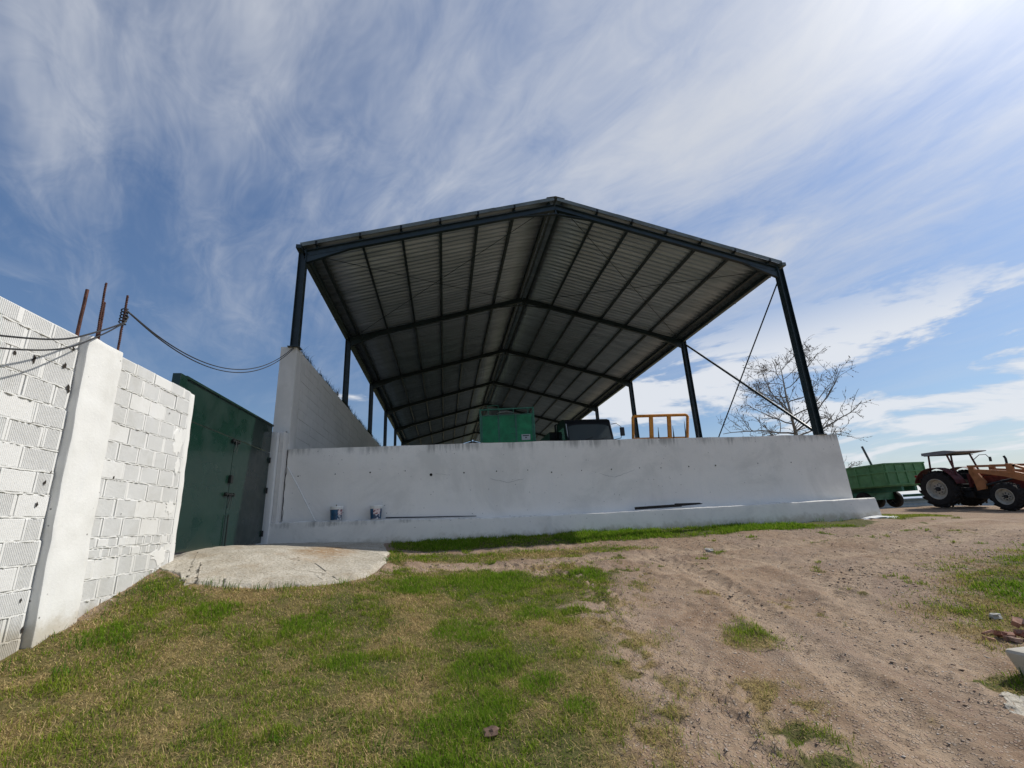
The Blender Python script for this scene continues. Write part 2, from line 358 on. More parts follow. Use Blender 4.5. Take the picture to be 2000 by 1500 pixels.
def dryness(x, y): return np.clip(.95*sstep(.38, .64, fbm(x*.85+3, y*.85, 4, 41)) + .35*sstep(.5, .7, fbm(x*3.1, y*3.1, 3, 43)) + .30*sstep(-.2, -1.6, x)*sstep(7, 5.5, y) - .5*sstep(9.6, 10.4, y) - .75*np.exp(-((x-.35)/.75)**2) - .5*sstep(3.5, 6, x), 0, 1)
RUTS = [[(2.3,9.26),(3.99,8.36),(3.91,6.41),(3.3,4.38),(3.02,3.37),(2.55,2.0)], [(4.6,9.3),(5.6,7.8),(5.3,6.3),(4.6,4.6),(4.1,3.4),(3.7,2.0)],
        [(-.77,8.52),(1.19,8.64),(3.15,8.72),(5.93,8.94),(9.5,9.3),(15,11)], [(3.6,7.5),(6.2,7.6),(9.5,8.0),(15,9.6)]]
def rutd(x, y):
    d = np.full(np.shape(x), 9.)
    for p in RUTS: d = np.minimum(d, seg_d(x, y, p, False))
    return d + (fbm(x*1.6, y*1.6, 3, 161)-.5)*.16
def relief(x, y):
    g = np.clip(grassmask(x, y), 0, 1)
    d = (fbm(x*2.3, y*2.3, 5, 3)-.5)*.05 + (fbm(x*9, y*9, 4, 8)-.5)*.050*(1-.5*g) + (fbm(x*.7, y*.7, 2, 13)-.5)*.07
    for poly, wd, amp in TRACKS:
        # running distance along the track and offset across it
        best = np.full(np.shape(x), 1e9); sa = np.zeros(np.shape(x)); sb = np.zeros(np.shape(x)); acc = 0
        for (ax, ay), (bx, by) in zip(poly[:-1], poly[1:]):
            L = math.hypot(bx-ax, by-ay); ux, uy = (bx-ax)/L, (by-ay)/L
            t = np.clip((x-ax)*ux+(y-ay)*uy, 0, L); dd = np.hypot(x-ax-t*ux, y-ay-t*uy)
            m = dd < best; best = np.where(m, dd, best); sa = np.where(m, acc+t, sa); sb = np.where(m, (x-ax)*-uy+(y-ay)*ux, sb); acc += L
        w = sstep(wd, wd*.75, best)*sstep(.35, .6, fbm(x*1.3, y*1.3, 2, 61))
        ph = (sa + np.abs(sb)*.9*np.where(sb > 0, 1, 1) + np.where(sb > 0, .09, 0))/.19
        lug = sstep(.20, .40, np.abs((ph % 1)-.5))
        d = d - w*(amp*1.0) + w*lug*amp*1.6*(.6+.8*fbm(x*6, y*6, 2, 67))
        d = d + amp*.9*np.exp(-((best-wd*1.15)/.05)**2)*fbm(x*4, y*4, 2, 71)
    ru = rutd(x, y); d = d - .022*np.exp(-(ru/.13)**2) + .015*np.exp(-((ru-.27)/.08)**2)*(.5+fbm(x*3, y*3, 2, 163))
    near = sstep(26, 12, np.hypot(x, y))
    d = d*near*sstep(-.1, .5, sdist(x, y, APRON)+.15)
    return d
def trackmask(x, y):
    t = np.zeros(np.shape(x))
    for poly, wd, amp in TRACKS: t = np.maximum(t, sstep(wd*1.3, wd*.6, seg_d(x, y, poly, False)+(fbm(x*3, y*3, 3, 63)-.5)*.15))
    return np.maximum(t*.6, np.exp(-(rutd(x, y)/.17)**2))
def HG(x, y): return H0(x, y) + relief(x, y)
def axis_lines(a, b, step, lo, hi, g=1.22):
    c = list(np.arange(a, b, step)); s = step; v = b
    while v < hi: c.append(v); s *= g; v += s
    s = step; v = a-step; pre = []
    while v > lo: pre.append(v); s *= g; v -= s
    return np.array(pre[::-1]+c)
def ground_mat():
    m = bpy.data.materials.new('dirt_and_turf'); m.use_nodes = True; k = NT(m.node_tree); b = k.n['Principled BSDF']
    P = k.add('ShaderNodeNewGeometry').outputs['Position']
    at = k.add('ShaderNodeVertexColor'); at.layer_name = 'tint'
    sp = k.add('ShaderNodeSeparateColor'); k.l.new(at.outputs[0], sp.inputs[0]); grass, dry, far = sp.outputs[0], sp.outputs[1], sp.outputs[2]
    n1 = k.noise(P, 1.1, 6, .6); n2 = k.noise(P, 60, 5, .7); n3 = k.noise(P, 9, 6, .65, .4)
    dirt = k.mix(k.mapr(n1, .3, .7), (.225, .148, .094, 1), (.315, .226, .150, 1))
    dirt = k.mix(k.math('MULTIPLY', k.mapr(n3, .5, .72), .55), dirt, (.40, .305, .215, 1))
    dirt = k.mix(k.math('MULTIPLY', k.mapr(n3, .46, .30), .6), dirt, (.145, .095, .062, 1))
    dirt = k.mix(k.math('MULTIPLY', k.mapr(k.noise(P, .55, 4, .6, .3, (4, 2, 0)), .45, .62), .55), dirt, (.280, .210, .160, 1))
    dirt = k.mix(k.math('MULTIPLY', at.outputs['Alpha'], k.mapr(n3, .3, .6, .45, .9)), dirt, (.375, .280, .195, 1))
    vo = k.add('ShaderNodeTexVoronoi'); k.l.new(P, vo.inputs['Vector']); vo.inputs['Scale'].default_value = 46; vo.inputs['Randomness'].default_value = 1
    sv = k.add('ShaderNodeSeparateColor'); k.l.new(vo.outputs['Color'], sv.inputs[0])
    gr = k.math('MULTIPLY', k.mapr(vo.outputs['Distance'], .52, .30), k.mapr(sv.outputs[0], .30, .42))
    stone = k.mix(sv.outputs[1], (.27, .195, .145, 1), (.46, .385, .31, 1)); stone = k.mix(k.mapr(sv.outputs[2], .7, 1.), stone, (.36, .24, .19, 1))
    dirt = k.mix(k.math('MULTIPLY', gr, .75), dirt, stone)
    turf = k.mix(dry, (.080, .088, .025, 1), (.28, .205, .088, 1))
    turf = k.mix(k.mapr(n2, .40, .75), turf, (.13, .10, .05, 1))
    c = k.mix(k.mapr(grass, .15, .75), dirt, turf)
    field = k.mix(k.mapr(k.noise(P, .02, 5), .4, .6), (.10, .12, .05, 1), (.21, .18, .11, 1))
    c = k.mix(far, c, field)
    k.l.new(c, b.inputs['Base Color']); b.inputs['Roughness'].default_value = .95; b.inputs['Specular IOR Level'].default_value = .15
    bp = k.add('ShaderNodeBump'); bp.inputs['Strength'].default_value = .9; bp.inputs['Distance'].default_value = .012
    k.l.new(k.math('ADD', k.math('MULTIPLY', gr, .8), k.math('ADD', n2, k.math('MULTIPLY', n3, 1.2))), bp.inputs['Height']); k.l.new(bp.outputs[0], b.inputs['Normal'])
    return m
M_GROUND = ground_mat()
def make_ground():
    xs = axis_lines(-4.4, 11.5, .034, -2600, 2600); ys = axis_lines(2.2, 11.8, .034, -2600, 2600)
    X, Y = np.meshgrid(xs, ys); x = X.ravel(); y = Y.ravel()
    z = HG(x, y) - .07*sstep(.0, -.15, sdist(x, y, APRON))
    z = np.where((x > -4.3) & (x < 11.9) & (y > 11.9) & (y < 60), np.minimum(z, -.5), z)
    nx, ny = len(xs), len(ys); i = np.arange(nx*ny).reshape(ny, nx)
    F = np.stack([i[:-1, :-1], i[:-1, 1:], i[1:, 1:], i[1:, :-1]], -1).reshape(-1, 4)
    col = np.stack([grassmask(x, y), dryness(x, y), sstep(22, 34, np.hypot(x-8, y-8)), trackmask(x, y)], -1)
    o = link_mesh('ground', big_mesh('ground', np.stack([x, y, z], -1), F, M_GROUND, col, True)); tag(o, kind='structure'); return o
make_ground()

# concrete apron in front of the gate
def apron_mat():
    def fn(k, b):
        P = k.add('ShaderNodeNewGeometry').outputs['Position']
        c = k.mix(k.mapr(k.noise(P, 2.2, 6, .62), .3, .72), (.40, .36, .29, 1), (.55, .51, .43, 1))
        c = k.mix(k.math('MULTIPLY', k.mapr(k.noise(P, 30, 6, .75), .47, .60), .6), c, (.22, .185, .13, 1))
        c = k.mix(k.math('MULTIPLY', k.mapr(k.noise(P, 7, 5, .7), .55, .7), .4), c, (.30, .24, .15, 1))
        d = k.vmath('LENGTH', k.vmath('SUBTRACT', k.mapping(P, sca=(1.15, .50, 0)), (-2.55, 4.75, 0)))
        ru = k.math('MULTIPLY', k.mapr(k.math('ADD', d, k.math('MULTIPLY', k.noise(P, 3, 5), .9)), 1.25, .55), k.mapr(k.noise(P, 14, 5, .7), .36, .52))
        c = k.mix(k.math('MULTIPLY', ru, .8), c, (.27, .145, .05, 1))
        ck = k.add('ShaderNodeTexVoronoi', feature='DISTANCE_TO_EDGE'); k.l.new(k.vmath('ADD', P, k.vmath('SCALE', k.add('ShaderNodeTexNoise').outputs['Color'], sc_=.5)), ck.inputs['Vector']); ck.inputs['Scale'].default_value = .55
        c = k.mix(k.math('MULTIPLY', k.math('MULTIPLY', k.mapr(ck.outputs['Distance'], .009, .003), k.mapr(k.noise(P, 1.7, 3, .5, 0, (3, 9, 0)), .52, .60)), .6), c, (.12, .10, .07, 1))
        c = k.mix(k.math('MULTIPLY', k.mapr(k.noise(P, 1.3, 5, .65, .5, (7, 3, 0)), .50, .66), .45), c, (.30, .235, .155, 1))
        k.l.new(c, b.inputs['Base Color'])
        bp = k.add('ShaderNodeBump'); bp.inputs['Strength'].default_value = 1; bp.inputs['Distance'].default_value = .022
        k.l.new(k.math('ADD', k.noise(P, 26, 6, .7), k.math('MULTIPLY', k.noise(P, 6, 4), 1.5)), bp.inputs['Height']); k.l.new(bp.outputs[0], b.inputs['Normal'])
    return mat('rough_concrete', (.5, .5, .45), .9, fn=fn, spec=.2)
def make_apron():
    nt, ns = 160, 40; fx = np.linspace(0, 1, nt); base = np.linspace(0, 1, len(APRON_F))
    Fp = np.stack([np.interp(fx, base, [p[i] for p in APRON_F]) for i in (0, 1)], -1)
    Bp = np.stack([np.interp(fx, base, [p[i] for p in APRON_B]) for i in (0, 1)], -1)
    Fp += ((np.stack([fbm(fx*14, fx*0, 4, 91), fbm(fx*14, fx*0+5, 4, 92)], -1))-.5)*.40*np.clip(np.minimum(fx, 1-fx)*8, 0, 1)[:, None]
    Fp += ((np.stack([fbm(fx*60, fx*0, 3, 93), fbm(fx*60, fx*0+5, 3, 94)], -1))-.5)*.16*np.clip(np.minimum(fx, 1-fx)*8, 0, 1)[:, None]
    s = np.linspace(0, 1, ns)
    G = Bp[:, None]*(1-s[None, :, None]) + Fp[:, None]*s[None, :, None]
    x = G[..., 0].ravel(); y = G[..., 1].ravel()
    z = H0(x, y) + .02 + (fbm(x*4, y*4, 4, 33)-.5)*.03; z = z.reshape(nt, ns)
    z[:, -1] -= .10; z = z.ravel()
    i = np.arange(nt*ns).reshape(nt, ns); F = np.stack([i[:-1, :-1], i[1:, :-1], i[1:, 1:], i[:-1, 1:]], -1).reshape(-1, 4)
    o = link_mesh('concrete_apron', big_mesh('concrete_apron', np.stack([x, y, z], -1), F[:, ::-1], apron_mat(), None, True)); tag(o, kind='structure')
make_apron()

# worn patch of old concrete by the right edge
def concrete_patch():
    poly = [(3.90,3.22),(4.10,3.19),(4.6,3.0),(4.5,2.3),(3.8,2.4),(3.66,2.80),(3.64,2.98)]; st = .012
    xs = np.arange(3.5, 4.8, st); ys = np.arange(2.2, 3.4, st); X, Y = np.meshgrid(xs, ys); ok = sdist(X, Y, poly)+(fbm(X*7, Y*7, 3, 171)-.5)*.16 < 0
    i = np.arange(X.size).reshape(X.shape); q = ok[:-1, :-1] & ok[1:, 1:] & ok[:-1, 1:] & ok[1:, :-1]
    F = np.stack([i[:-1, :-1], i[:-1, 1:], i[1:, 1:], i[1:, :-1]], -1)[q]; x, y = X.ravel(), Y.ravel(); z = HG(x, y)+.005
    u, inv = np.unique(F, return_inverse=True); V = np.stack([x, y, z], -1)[u]
    o = link_mesh('concrete_patch', big_mesh('concrete_patch', V, inv.reshape(-1, 4), apron_mat(), None, True)); tag(o, kind='structure')
concrete_patch()
# shed floor: the raised fill behind the front wall
FLOOR = 1.40
MB().box((-3.80, 12.32, -1.0), (11.60, 62, FLOOR)).build('shed_floor', mat('packed_earth', (.06, .058, .055), .95, vary=.3, vscale=2, bump=.01, bscale=15))['kind'] = 'structure'
# ------------------------------------------------------------------ front retaining wall
def ribbon(pts, w, axis_n, off):
    """thin strip following pts on a wall of normal axis_n, standing off it by off"""
    mb = MB(); N = Vector(axis_n); pts = [Vector(p)+N*off for p in pts]; vs = []
    for i, p in enumerate(pts):
        d = (pts[min(i+1, len(pts)-1)]-pts[max(i-1, 0)]).normalized(); s = d.cross(N)*(w/2*random.uniform(.4, 1.3)); vs += [p-s, p+s]
    return mb.add(vs, [(2*i, 2*i+2, 2*i+3, 2*i+1) for i in range(len(pts)-1)])
def jag(pts, n, amp):
    out = []
    for a, b in zip(pts[:-1], pts[1:]):
        a = Vector(a); b = Vector(b)
        for i in range(n):
            q = a.lerp(b, i/n); out.append(q + Vector((random.uniform(-1, 1)*amp, 0, random.uniform(-1, 1)*amp)))
    return out + [Vector(pts[-1])]
front = thing('retaining_wall', 'long white concrete retaining wall with low ledge below the open shed', 'wall', (-3.84, 12.1, -.5))
def fl(v): return (v[0]+3.84, v[1]-12.1, v[2]+.5)
def front_body():
    xs = np.linspace(-3.84, 11.68, 120); tz = 1.965 + .012*np.sin(xs*.4) + (fbm(xs*1.1, xs*0, 4, 77)-.5)*.035
    ys = [11.95, 12.30]; mb = MB(); zs = np.linspace(-.9, 1, 14)
    for yi, y in enumerate(ys):
        rows = [-.9, -.1, .3, .7, 1.1, 1.5, 1.8, None]
        vs = []
        for r in rows:
            for x, t in zip(xs, tz):
                z = t if r is None else r
                dy = 0 if yi else (float(fbm(np.array(x*.8), np.array(z*.9), 3, 55))-.5)*.012
                vs.append(fl((x, y+dy, z)))
        n = len(xs); fs = [(j*n+i, j*n+i+1, (j+1)*n+i+1, (j+1)*n+i) for j in range(len(rows)-1) for i in range(n-1)]
        mb.add(vs, fs if yi == 0 else [f[::-1] for f in fs])
    n = len(xs); m = 8*n
    top0 = 7*n; top1 = m+7*n
    for i in range(n-1): mb.f.append((top0+i, top0+i+1, top1+i+1, top1+i))
    for i in (0, n-1):
        for j in range(7):
            q = (j*n+i, (j+1)*n+i, m+(j+1)*n+i, m+j*n+i); mb.f.append(q if i == 0 else q[::-1])
    return mb.build('wall_body', M_FRONT, front, smooth='auto')
front_body()
def ledge():
    xs = np.linspace(-3.97, 12.02, 160); mb = MB(); n = len(xs)
    tz = np.interp(xs, [-3.97, -1.5, 1.66, 4.9, 8.7, 12.02], [.20, .15, .055, .055, .062, .075]) + (fbm(xs*2.5, xs*0, 4, 78)-.5)*.03
    prof = lambda x, t: [(11.50, -.95), (11.515, -.40), (11.56, t-.10), (11.575, t-.025), (11.60, t-.004), (11.64, t), (11.955, t+.004)]
    vs = []
    for x, t in zip(xs, tz):
        w = (float(fbm(np.array(x*3.), np.array(0.), 3, 79))-.5)*.022
        vs += [fl((x, y+(w if y < 11.9 else 0), z)) for y, z in prof(x, t)]
    k = 7; fs = [(i*k+j, (i+1)*k+j, (i+1)*k+j+1, i*k+j+1) for i in range(n-1) for j in range(k-1)]
    mb.add(vs, fs)
    for i in (0, n-1):
        b = len(mb.v); mb.v.append(fl((xs[i], 11.955, -.95))); q = tuple(i*k+j for j in range(k))+(b,); mb.f.append(q if i == 0 else q[::-1])
    return mb.build('ledge', M_LEDGE, front, smooth='auto')
ledge()
for i, (x, z) in enumerate([(-3.55,1.27),(-2.68,1.29),(-1.84,1.30),(-.98,1.31),(-.33,1.19),(.51,1.21),(1.36,1.22),(2.19,1.22),(2.83,1.14),(3.66,1.16),(4.50,1.16),(5.31,1.17),(5.93,1.15),(6.76,1.16),(7.57,1.16),(8.89,1.18),(9.95,1.17)]):
    r = .030 if i == 4 else random.uniform(.010, .019)
    MB().lathe([(0.0, .004), (r*.7, .003), (r, -.003), (r*1.25, .0)], (0, 0, 0), 'Y', 10).build('tie_hole', M_DARK, front, fl((x, 11.944, z)))
for pts in ([(1.19,11.95,1.03),(1.66,11.95,.92),(2.07,11.95,1.0)], [(4.14,11.95,1.06),(4.59,11.95,.95),(5.17,11.95,1.13)], [(-.2,11.95,1.22),(.15,11.95,1.16)]):
    ribbon([fl(p) for p in jag(pts, 9, .012)], .007, (0, -1, 0), .008).build('crack', mat('hair_crack', (.36, .35, .34), .95), front, fix=False)
ribbon([fl(p) for p in jag([(-3.84,11.95,1.93),(-3.83,11.95,1.4),(-3.85,11.95,.9),(-3.82,11.95,.22)], 9, .012)], .010, (0, -1, 0), .008).build('crack', M_DARK, front, fix=False)
# footing lump at the right hand end of the wall
def lump(mb, c, s, seed, n=2):
    bm = bmesh.new(); bmesh.ops.create_icosphere(bm, subdivisions=n, radius=1); rd = random.Random(seed); o = Vector((rd.random()*9, rd.random()*9, rd.random()*9))
    from mathutils import noise as mn
    for v in bm.verts:
        d = .72+.5*mn.noise(v.co*1.3+o)+.22*mn.noise(v.co*3+o); v.co = Vector((v.co.x*s[0]*d+c[0], v.co.y*s[1]*d+c[1], v.co.z*s[2]*d+c[2]))
    bm.verts.index_update(); mb.add([v.co.copy() for v in bm.verts], [[v.index for v in f.verts] for f in bm.faces]); bm.free(); return mb
mb = MB(); lump(mb, (11.75, 11.40, -.50), (.75, .26, .10), 3, 3); lump(mb, (12.1, 11.32, -.5), (.34, .22, .09), 5, 3)
tag(mb.build('concrete_footing_spill', M_PILLAR, smooth=False), 'rough white concrete spill on the ground at the right end of the wall', 'concrete lump')

# ------------------------------------------------------------------ gate jamb, tall pier and side wall of the shed
def rough_box(a, b, mat_, name, parent, loc0, step=.16, amp=.006, bev=.012):
    bm = bmesh.new(); bmesh.ops.create_cube(bm, size=1)
    for v in bm.verts: v.co = Vector([(a[i]+b[i])/2 + v.co[i]*(b[i]-a[i]) for i in range(3)])
    bmesh.ops.bevel(bm, geom=bm.edges[:], offset=bev, segments=2, affect='EDGES', profile=.5)
    for ax in range(3):
        n = int((b[ax]-a[ax])/step)
        for i in range(1, n):
            co = Vector((0, 0, 0)); co[ax] = a[ax]+(b[ax]-a[ax])*i/n; no = Vector((0, 0, 0)); no[ax] = 1
            bmesh.ops.bisect_plane(bm, geom=bm.verts[:]+bm.edges[:]+bm.faces[:], plane_co=co, plane_no=no)
    from mathutils import noise as mn
    for v in bm.verts: v.co += Vector((mn.noise(v.co*5), mn.noise(v.co*5+Vector((7, 0, 0))), mn.noise(v.co*5+Vector((0, 9, 0)))))*amp
    me = bpy.data.meshes.new(name)
    for v in bm.verts: v.co -= Vector(loc0)
    bm.to_mesh(me); bm.free(); me.polygons.foreach_set('use_smooth', [True]*len(me.polygons)); me.set_sharp_from_angle(angle=R(40)); me.materials.append(mat_)
    return link_mesh(name, me, None, parent)
jamb = thing('gate_jamb', 'low white block pier between the green gate and the long front wall', 'pier', (-4.0, 11.8, -.4))
rough_box((-4.26, 11.66, -.6), (-3.86, 11.99, 2.34), M_SIDE, 'pier_body', jamb, (-4.0, 11.8, -.4), amp=.004)
rough_box((-4.10, 11.52, -.6), (-3.965, 11.70, 2.30), M_PILLAR, 'gate_reveal', jamb, (-4.0, 11.8, -.4), amp=.003)
zz = -.3
while zz < 2.2:                                             # the blocks of the pier, slightly proud
    h = random.uniform(.19, .26); split = random.choice([None, random.uniform(.25, .7)])
    xs_ = [(-3.955, -3.865)] if split is None else [(-3.955, -3.955+.09*split), (-3.955+.09*split+.004, -3.865)]
    for x0, x1 in xs_: MB().box((x0+4.0, 11.645-11.8, zz+.4), (x1+4.0, 11.69-11.8, zz+h-.005+.4), .003).build('block', M_SIDE, jamb)
    zz += h
side = thing('side_wall', 'tall white block side wall carrying the left shed columns', 'wall', (-4.05, 12.4, 1.0))
SL = Vector((-4.05, 12.4, 1.0))
rough_box((-4.27, 12.0, -.6), (-3.86, 12.52, 4.70), M_SIDE, 'end_pier', side, SL, amp=.005)
MB().box((-4.24+4.05, 12.52-12.4, -1.5), (-3.885+4.05, 62-12.4, 3.69)).build('wall_core', M_SIDE, side)
blk = {}
def block_mesh(L, h, v):
    key = (round(L, 2), round(h, 2), v)
    if key not in blk:
        blk[key] = MB().box((0, 0, 0), (.035, L-.005, h-.005), .004).mesh('block', M_SIDE)
    return blk[key]
cnt = 0; rz = random.Random(5); z = 1.05
rows = []
while z < 4.66: h = .26; rows.append((z, h)); z += h
for ri, (z, h) in enumerate(rows):
    y = 12.53 + (0 if ri % 2 else -.25)
    while y < 29.0:
        L = rz.choice([.5, .5, .52, .46]); far_ = y > 20
        if far_: L = 1.0
        y0 = max(y, 12.525); L0 = y+L-y0
        if L0 > .06:
            o = link_mesh('block', block_mesh(L0, min(h, 4.68-z), rz.randint(0, 0)), None, side, (-3.897+4.05+rz.uniform(-.003, .004), y0-12.4, z-1.0)); cnt += 1
        y += L
# ------------------------------------------------------------------ green gate
M_GATE = mat('gate_green_paint', (.0055, .022, .0155), .30, 0, .5, vary=.15, vscale=.8, coat=.2)
M_GATED = mat('gate_hardware', (.012, .014, .014), .5, .3)
gate = thing('metal_gate', 'dark green sheet metal double gate with bolts in the left wall', 'gate', (-4.1, 9.6, -.27))
def gl(x, y, z): return (x+4.1, y-9.6, z+.27)
def gb(a, b, bev=0): return MB().box(gl(*a), gl(*b), bev)
def warped_panel(y0, y1, z0, z1, name, seed):
    mb = MB(); ny, nz = 14, 16; vs = []
    for j in range(nz+1):
        for i in range(ny+1):
            y = y0+(y1-y0)*i/ny; z = z0+(z1-z0)*j/nz
            e = min(i, ny-i, j, nz-j) > 0
            vs.append(gl(-4.1+(float(fbm(np.array(y*1.1+seed), np.array(z*1.1), 2, 5))-.5)*(.016 if e else 0), y, z))
    n = ny+1; mb.add(vs, [(j*n+i, j*n+i+1, (j+1)*n+i+1, (j+1)*n+i) for j in range(nz) for i in range(ny)])
    m = len(vs); mb.add([gl(-4.14, y, z) for y, z in ((y0, z0), (y1, z0), (y1, z1), (y0, z1))], [(3, 2, 1, 0)])
    c = [0, ny, m-1, m-1-ny]
    for a, b, ra, rb in ((0, 1, c[0], c[1]), (1, 2, c[1], c[2]), (2, 3, c[2], c[3]), (3, 0, c[3], c[0])): mb.f.append((ra, m+a, m+b, rb))
    return mb.build(name, M_GATE, gate, smooth='auto', fix=False)
warped_panel(7.60, 9.595, -.24, 1.79, 'leaf', 0); warped_panel(9.612, 11.51, -.24, 1.79, 'leaf', 4)
warped_panel(7.60, 9.597, 1.806, 2.43, 'top_panel', 9); warped_panel(9.603, 11.51, 1.806, 2.43, 'top_panel', 12)
gb((-4.18, 7.40, -.27), (-4.06, 7.60, 2.45), .006).build('frame_post', M_GATE, gate)
gb((-4.16, 7.60, 2.43), (-4.07, 11.51, 2.47), .004).build('frame_rail', M_GATE, gate)
for z in (-.1, .85, 1.55):
    MB().tube([gl(-4.075, 11.48, z), gl(-4.075, 11.48, z+.13)], .018, 8).build('hinge', M_GATED, gate)
    MB().tube([gl(-4.075, 7.64, z), gl(-4.075, 7.64, z+.13)], .018, 8).build('hinge', M_GATED, gate)
def bolt(z, w, drop):
    b = MB().tube([gl(-4.06, 9.60-w/2, z), gl(-4.06, 9.60+w/2, z)], .014, 8)
    for y in (9.60-w*.35, 9.60+w*.1, 9.60+w*.38): b.box(gl(-4.1, y-.02, z-.03), gl(-4.045, y+.02, z+.03), .003)
    o = b.build('bolt', M_GATED, gate)
    MB().tube([gl(-4.045, 9.55, z), gl(-4.03, 9.54, z-drop*.4), gl(-4.04, 9.50, z-drop)], .008, 6).build('bolt_handle', M_GATED, o)
    MB().tube([gl(-4.045, 9.63, z-.03), gl(-4.04, 9.64, z-drop*.5), gl(-4.04, 9.60, z-drop*1.1)], .005, 6).build('chain', M_GATED, o)
bolt(1.74, .34, .22); bolt(.72, .42, .26)
gb((-4.1, 9.53, .93), (-4.045, 9.63, 1.08), .006).build('lock_box', M_GATED, gate)
MB().tube([gl(-4.06, 9.63, .35), gl(-4.06, 9.64, -.31)], .013, 8).build('drop_bolt', M_GATED, gate)
gb((-4.2, 7.6, -.36), (-4.02, 11.52, -.27)).build('threshold', mat('threshold_concrete', (.22, .20, .17), .95, vary=.4, vscale=6), gate)

# ------------------------------------------------------------------ white brick wall on the left
bw = thing('brick_wall', 'white painted hollow brick wall with a concrete pillar, left of the gate', 'wall', (-4.05, 5.2, -1.0))
BL = Vector((-4.05, 5.2, -1.0))
def bl(v): return tuple(Vector(v)-BL)
bcache = {}
def ribbed(L, h, groove):
    """fluted hollow brick, front face at x=0 looking +x"""
    key = (round(L, 2), round(h, 2), groove)
    if key in bcache: return bcache[key]
    n = max(3, int(L/.021)); prof = [(0., 0.)]
    e = .022
    if groove:
        st = (L-2*e)/n
        for i in range(n):
            y = e+i*st; prof += [(y, 0), (y+st*.22, -groove), (y+st*.45, -groove), (y+st*.66, 0)]
    prof += [(L, 0.)]
    mb = MB(); m = len(prof); D = -.085
    b_ = .004
    vs = [(x-b_, y, 0) for y, x in prof] + [(x, y, b_*1.5) for y, x in prof] + [(x, y, h-b_*1.5) for y, x in prof] + [(x-b_, y, h) for y, x in prof]
    fs = [(r*m+i, r*m+i+1, (r+1)*m+i+1, (r+1)*m+i) for r in range(3) for i in range(m-1)]
    k = 4*m; vs += [(D, 0, 0), (D, L, 0), (D, L, h), (D, 0, h)]
    fs += [tuple([k, k+1] + list(range(m-1, -1, -1))), tuple([k+3] + list(range(3*m, 4*m)) + [k+2])]
    fs += [(k, 0, m, 2*m, 3*m, k+3), (k+1, k+2, 4*m-1, 3*m-1, 2*m-1, m-1)]
    mb.add(vs, fs); bcache[key] = mb.mesh('brick', M_BRICK, fix=False); return bcache[key]
rb_ = random.Random(12)
CH = .221
def lay(y0, y1, z0, z1, xf, lens, groove, extra=None):
    """courses of bricks between y0 and y1; returns bed and head joints"""
    beds = []; heads = []; z = z0; ri = 0; zs = []
    while z < z1-.05:
        h = CH
        if extra and abs(z-extra) < CH*.5: h = .115
        if z+h > z1-.10: h = z1-z
        zs.append((z, h)); z += h
    for ri, (z, h) in enumerate(zs):
        y = y1; beds.append(z); first = True
        small = h < .15
        while y > y0+.04:
            L = rb_.choice([.16, .18, .2]) if small else rb_.choice(lens)
            if first and ri % 2: L *= .55
            first = False
            if y-L < y0+.12: L = y-y0
            g = groove if rb_.random() < .82 else groove*.35
            hh = h - rb_.uniform(.014, .022)
            o = link_mesh('brick', ribbed(round(L-rb_.choice([.010, .014, .020]), 2), round(hh, 2), g), None, bw, bl((xf+rb_.uniform(-.005, .005), y-L+.006, z+.008)))
            o.rotation_euler = (rb_.uniform(-.007, .007), 0, rb_.uniform(-.010, .010))
            heads.append((y-L, z, h)); y -= L
    return beds, heads
XL1, XL2 = -3.985, -3.950
beds1, heads1 = lay(2.2, 5.30, -1.52, 2.185, XL1, [.38, .40, .42, .36], .008)
beds2, heads2 = lay(5.86, 7.54, -1.08, 2.185, XL2, [.37, .40, .34, .30], .0055, extra=-.15)
def mortar(beds, heads, y0, y1, xf, z0, z1, name, seed):
    mb = MB().box(bl((xf-.30, y0, z0-.4)), bl((xf-.012, y1, z1-.004)))
    rd = random.Random(seed)
    for z in beds:                                            # squeezed bed joints
        y = y0; vs = []
        while y < y1:
            o = rd.uniform(-.012, .007) if rd.random() < .8 else rd.uniform(.004, .014); hh = rd.uniform(.008, .016)
            vs.append((y, o, hh)); y += rd.uniform(.02, .05)
        vs.append((y1, 0, .01)); P = []
        for y, o, hh in vs:
            dz = rd.uniform(-.005, .005); P += [bl((xf-.02, y, z-hh+dz)), bl((xf+o, y, z-hh*.5+dz)), bl((xf+o, y, z+hh*.5+dz)), bl((xf-.02, y, z+hh+dz))]
        mb.add(P, [(4*i+j, 4*i+j+1, 4*i+5+j, 4*i+4+j) for i in range(len(vs)-1) for j in range(3)])
    for y, z, h in heads:                                     # head joints, some left open
        if rd.random() < .30: continue
        o = rd.uniform(-.014, .004); w = rd.uniform(.010, .022)
        mb.box(bl((xf-.02, y-w*.5, z+.01)), bl((xf+o, y+w, z+h-.01)), .003)
    return mb.build(name, M_MORTAR, bw, fix=True)
mortar(beds1, heads1, 2.2, 5.30, XL1, -1.52, 2.185, 'mortar', 1); mortar(beds2, heads2, 5.86, 7.54, XL2, -1.08, 2.185, 'mortar', 2)
rough_box((-4.22, 5.31, -1.6), (-3.90, 5.87, 2.21), M_PILLAR, 'pillar', bw, BL, step=.07, amp=.012, bev=.02)
rough_box((-4.26, 7.535, -.9), (-3.945, 7.66, 2.16), M_PILLAR, 'end_render', bw, BL, step=.07, amp=.009, bev=.015)
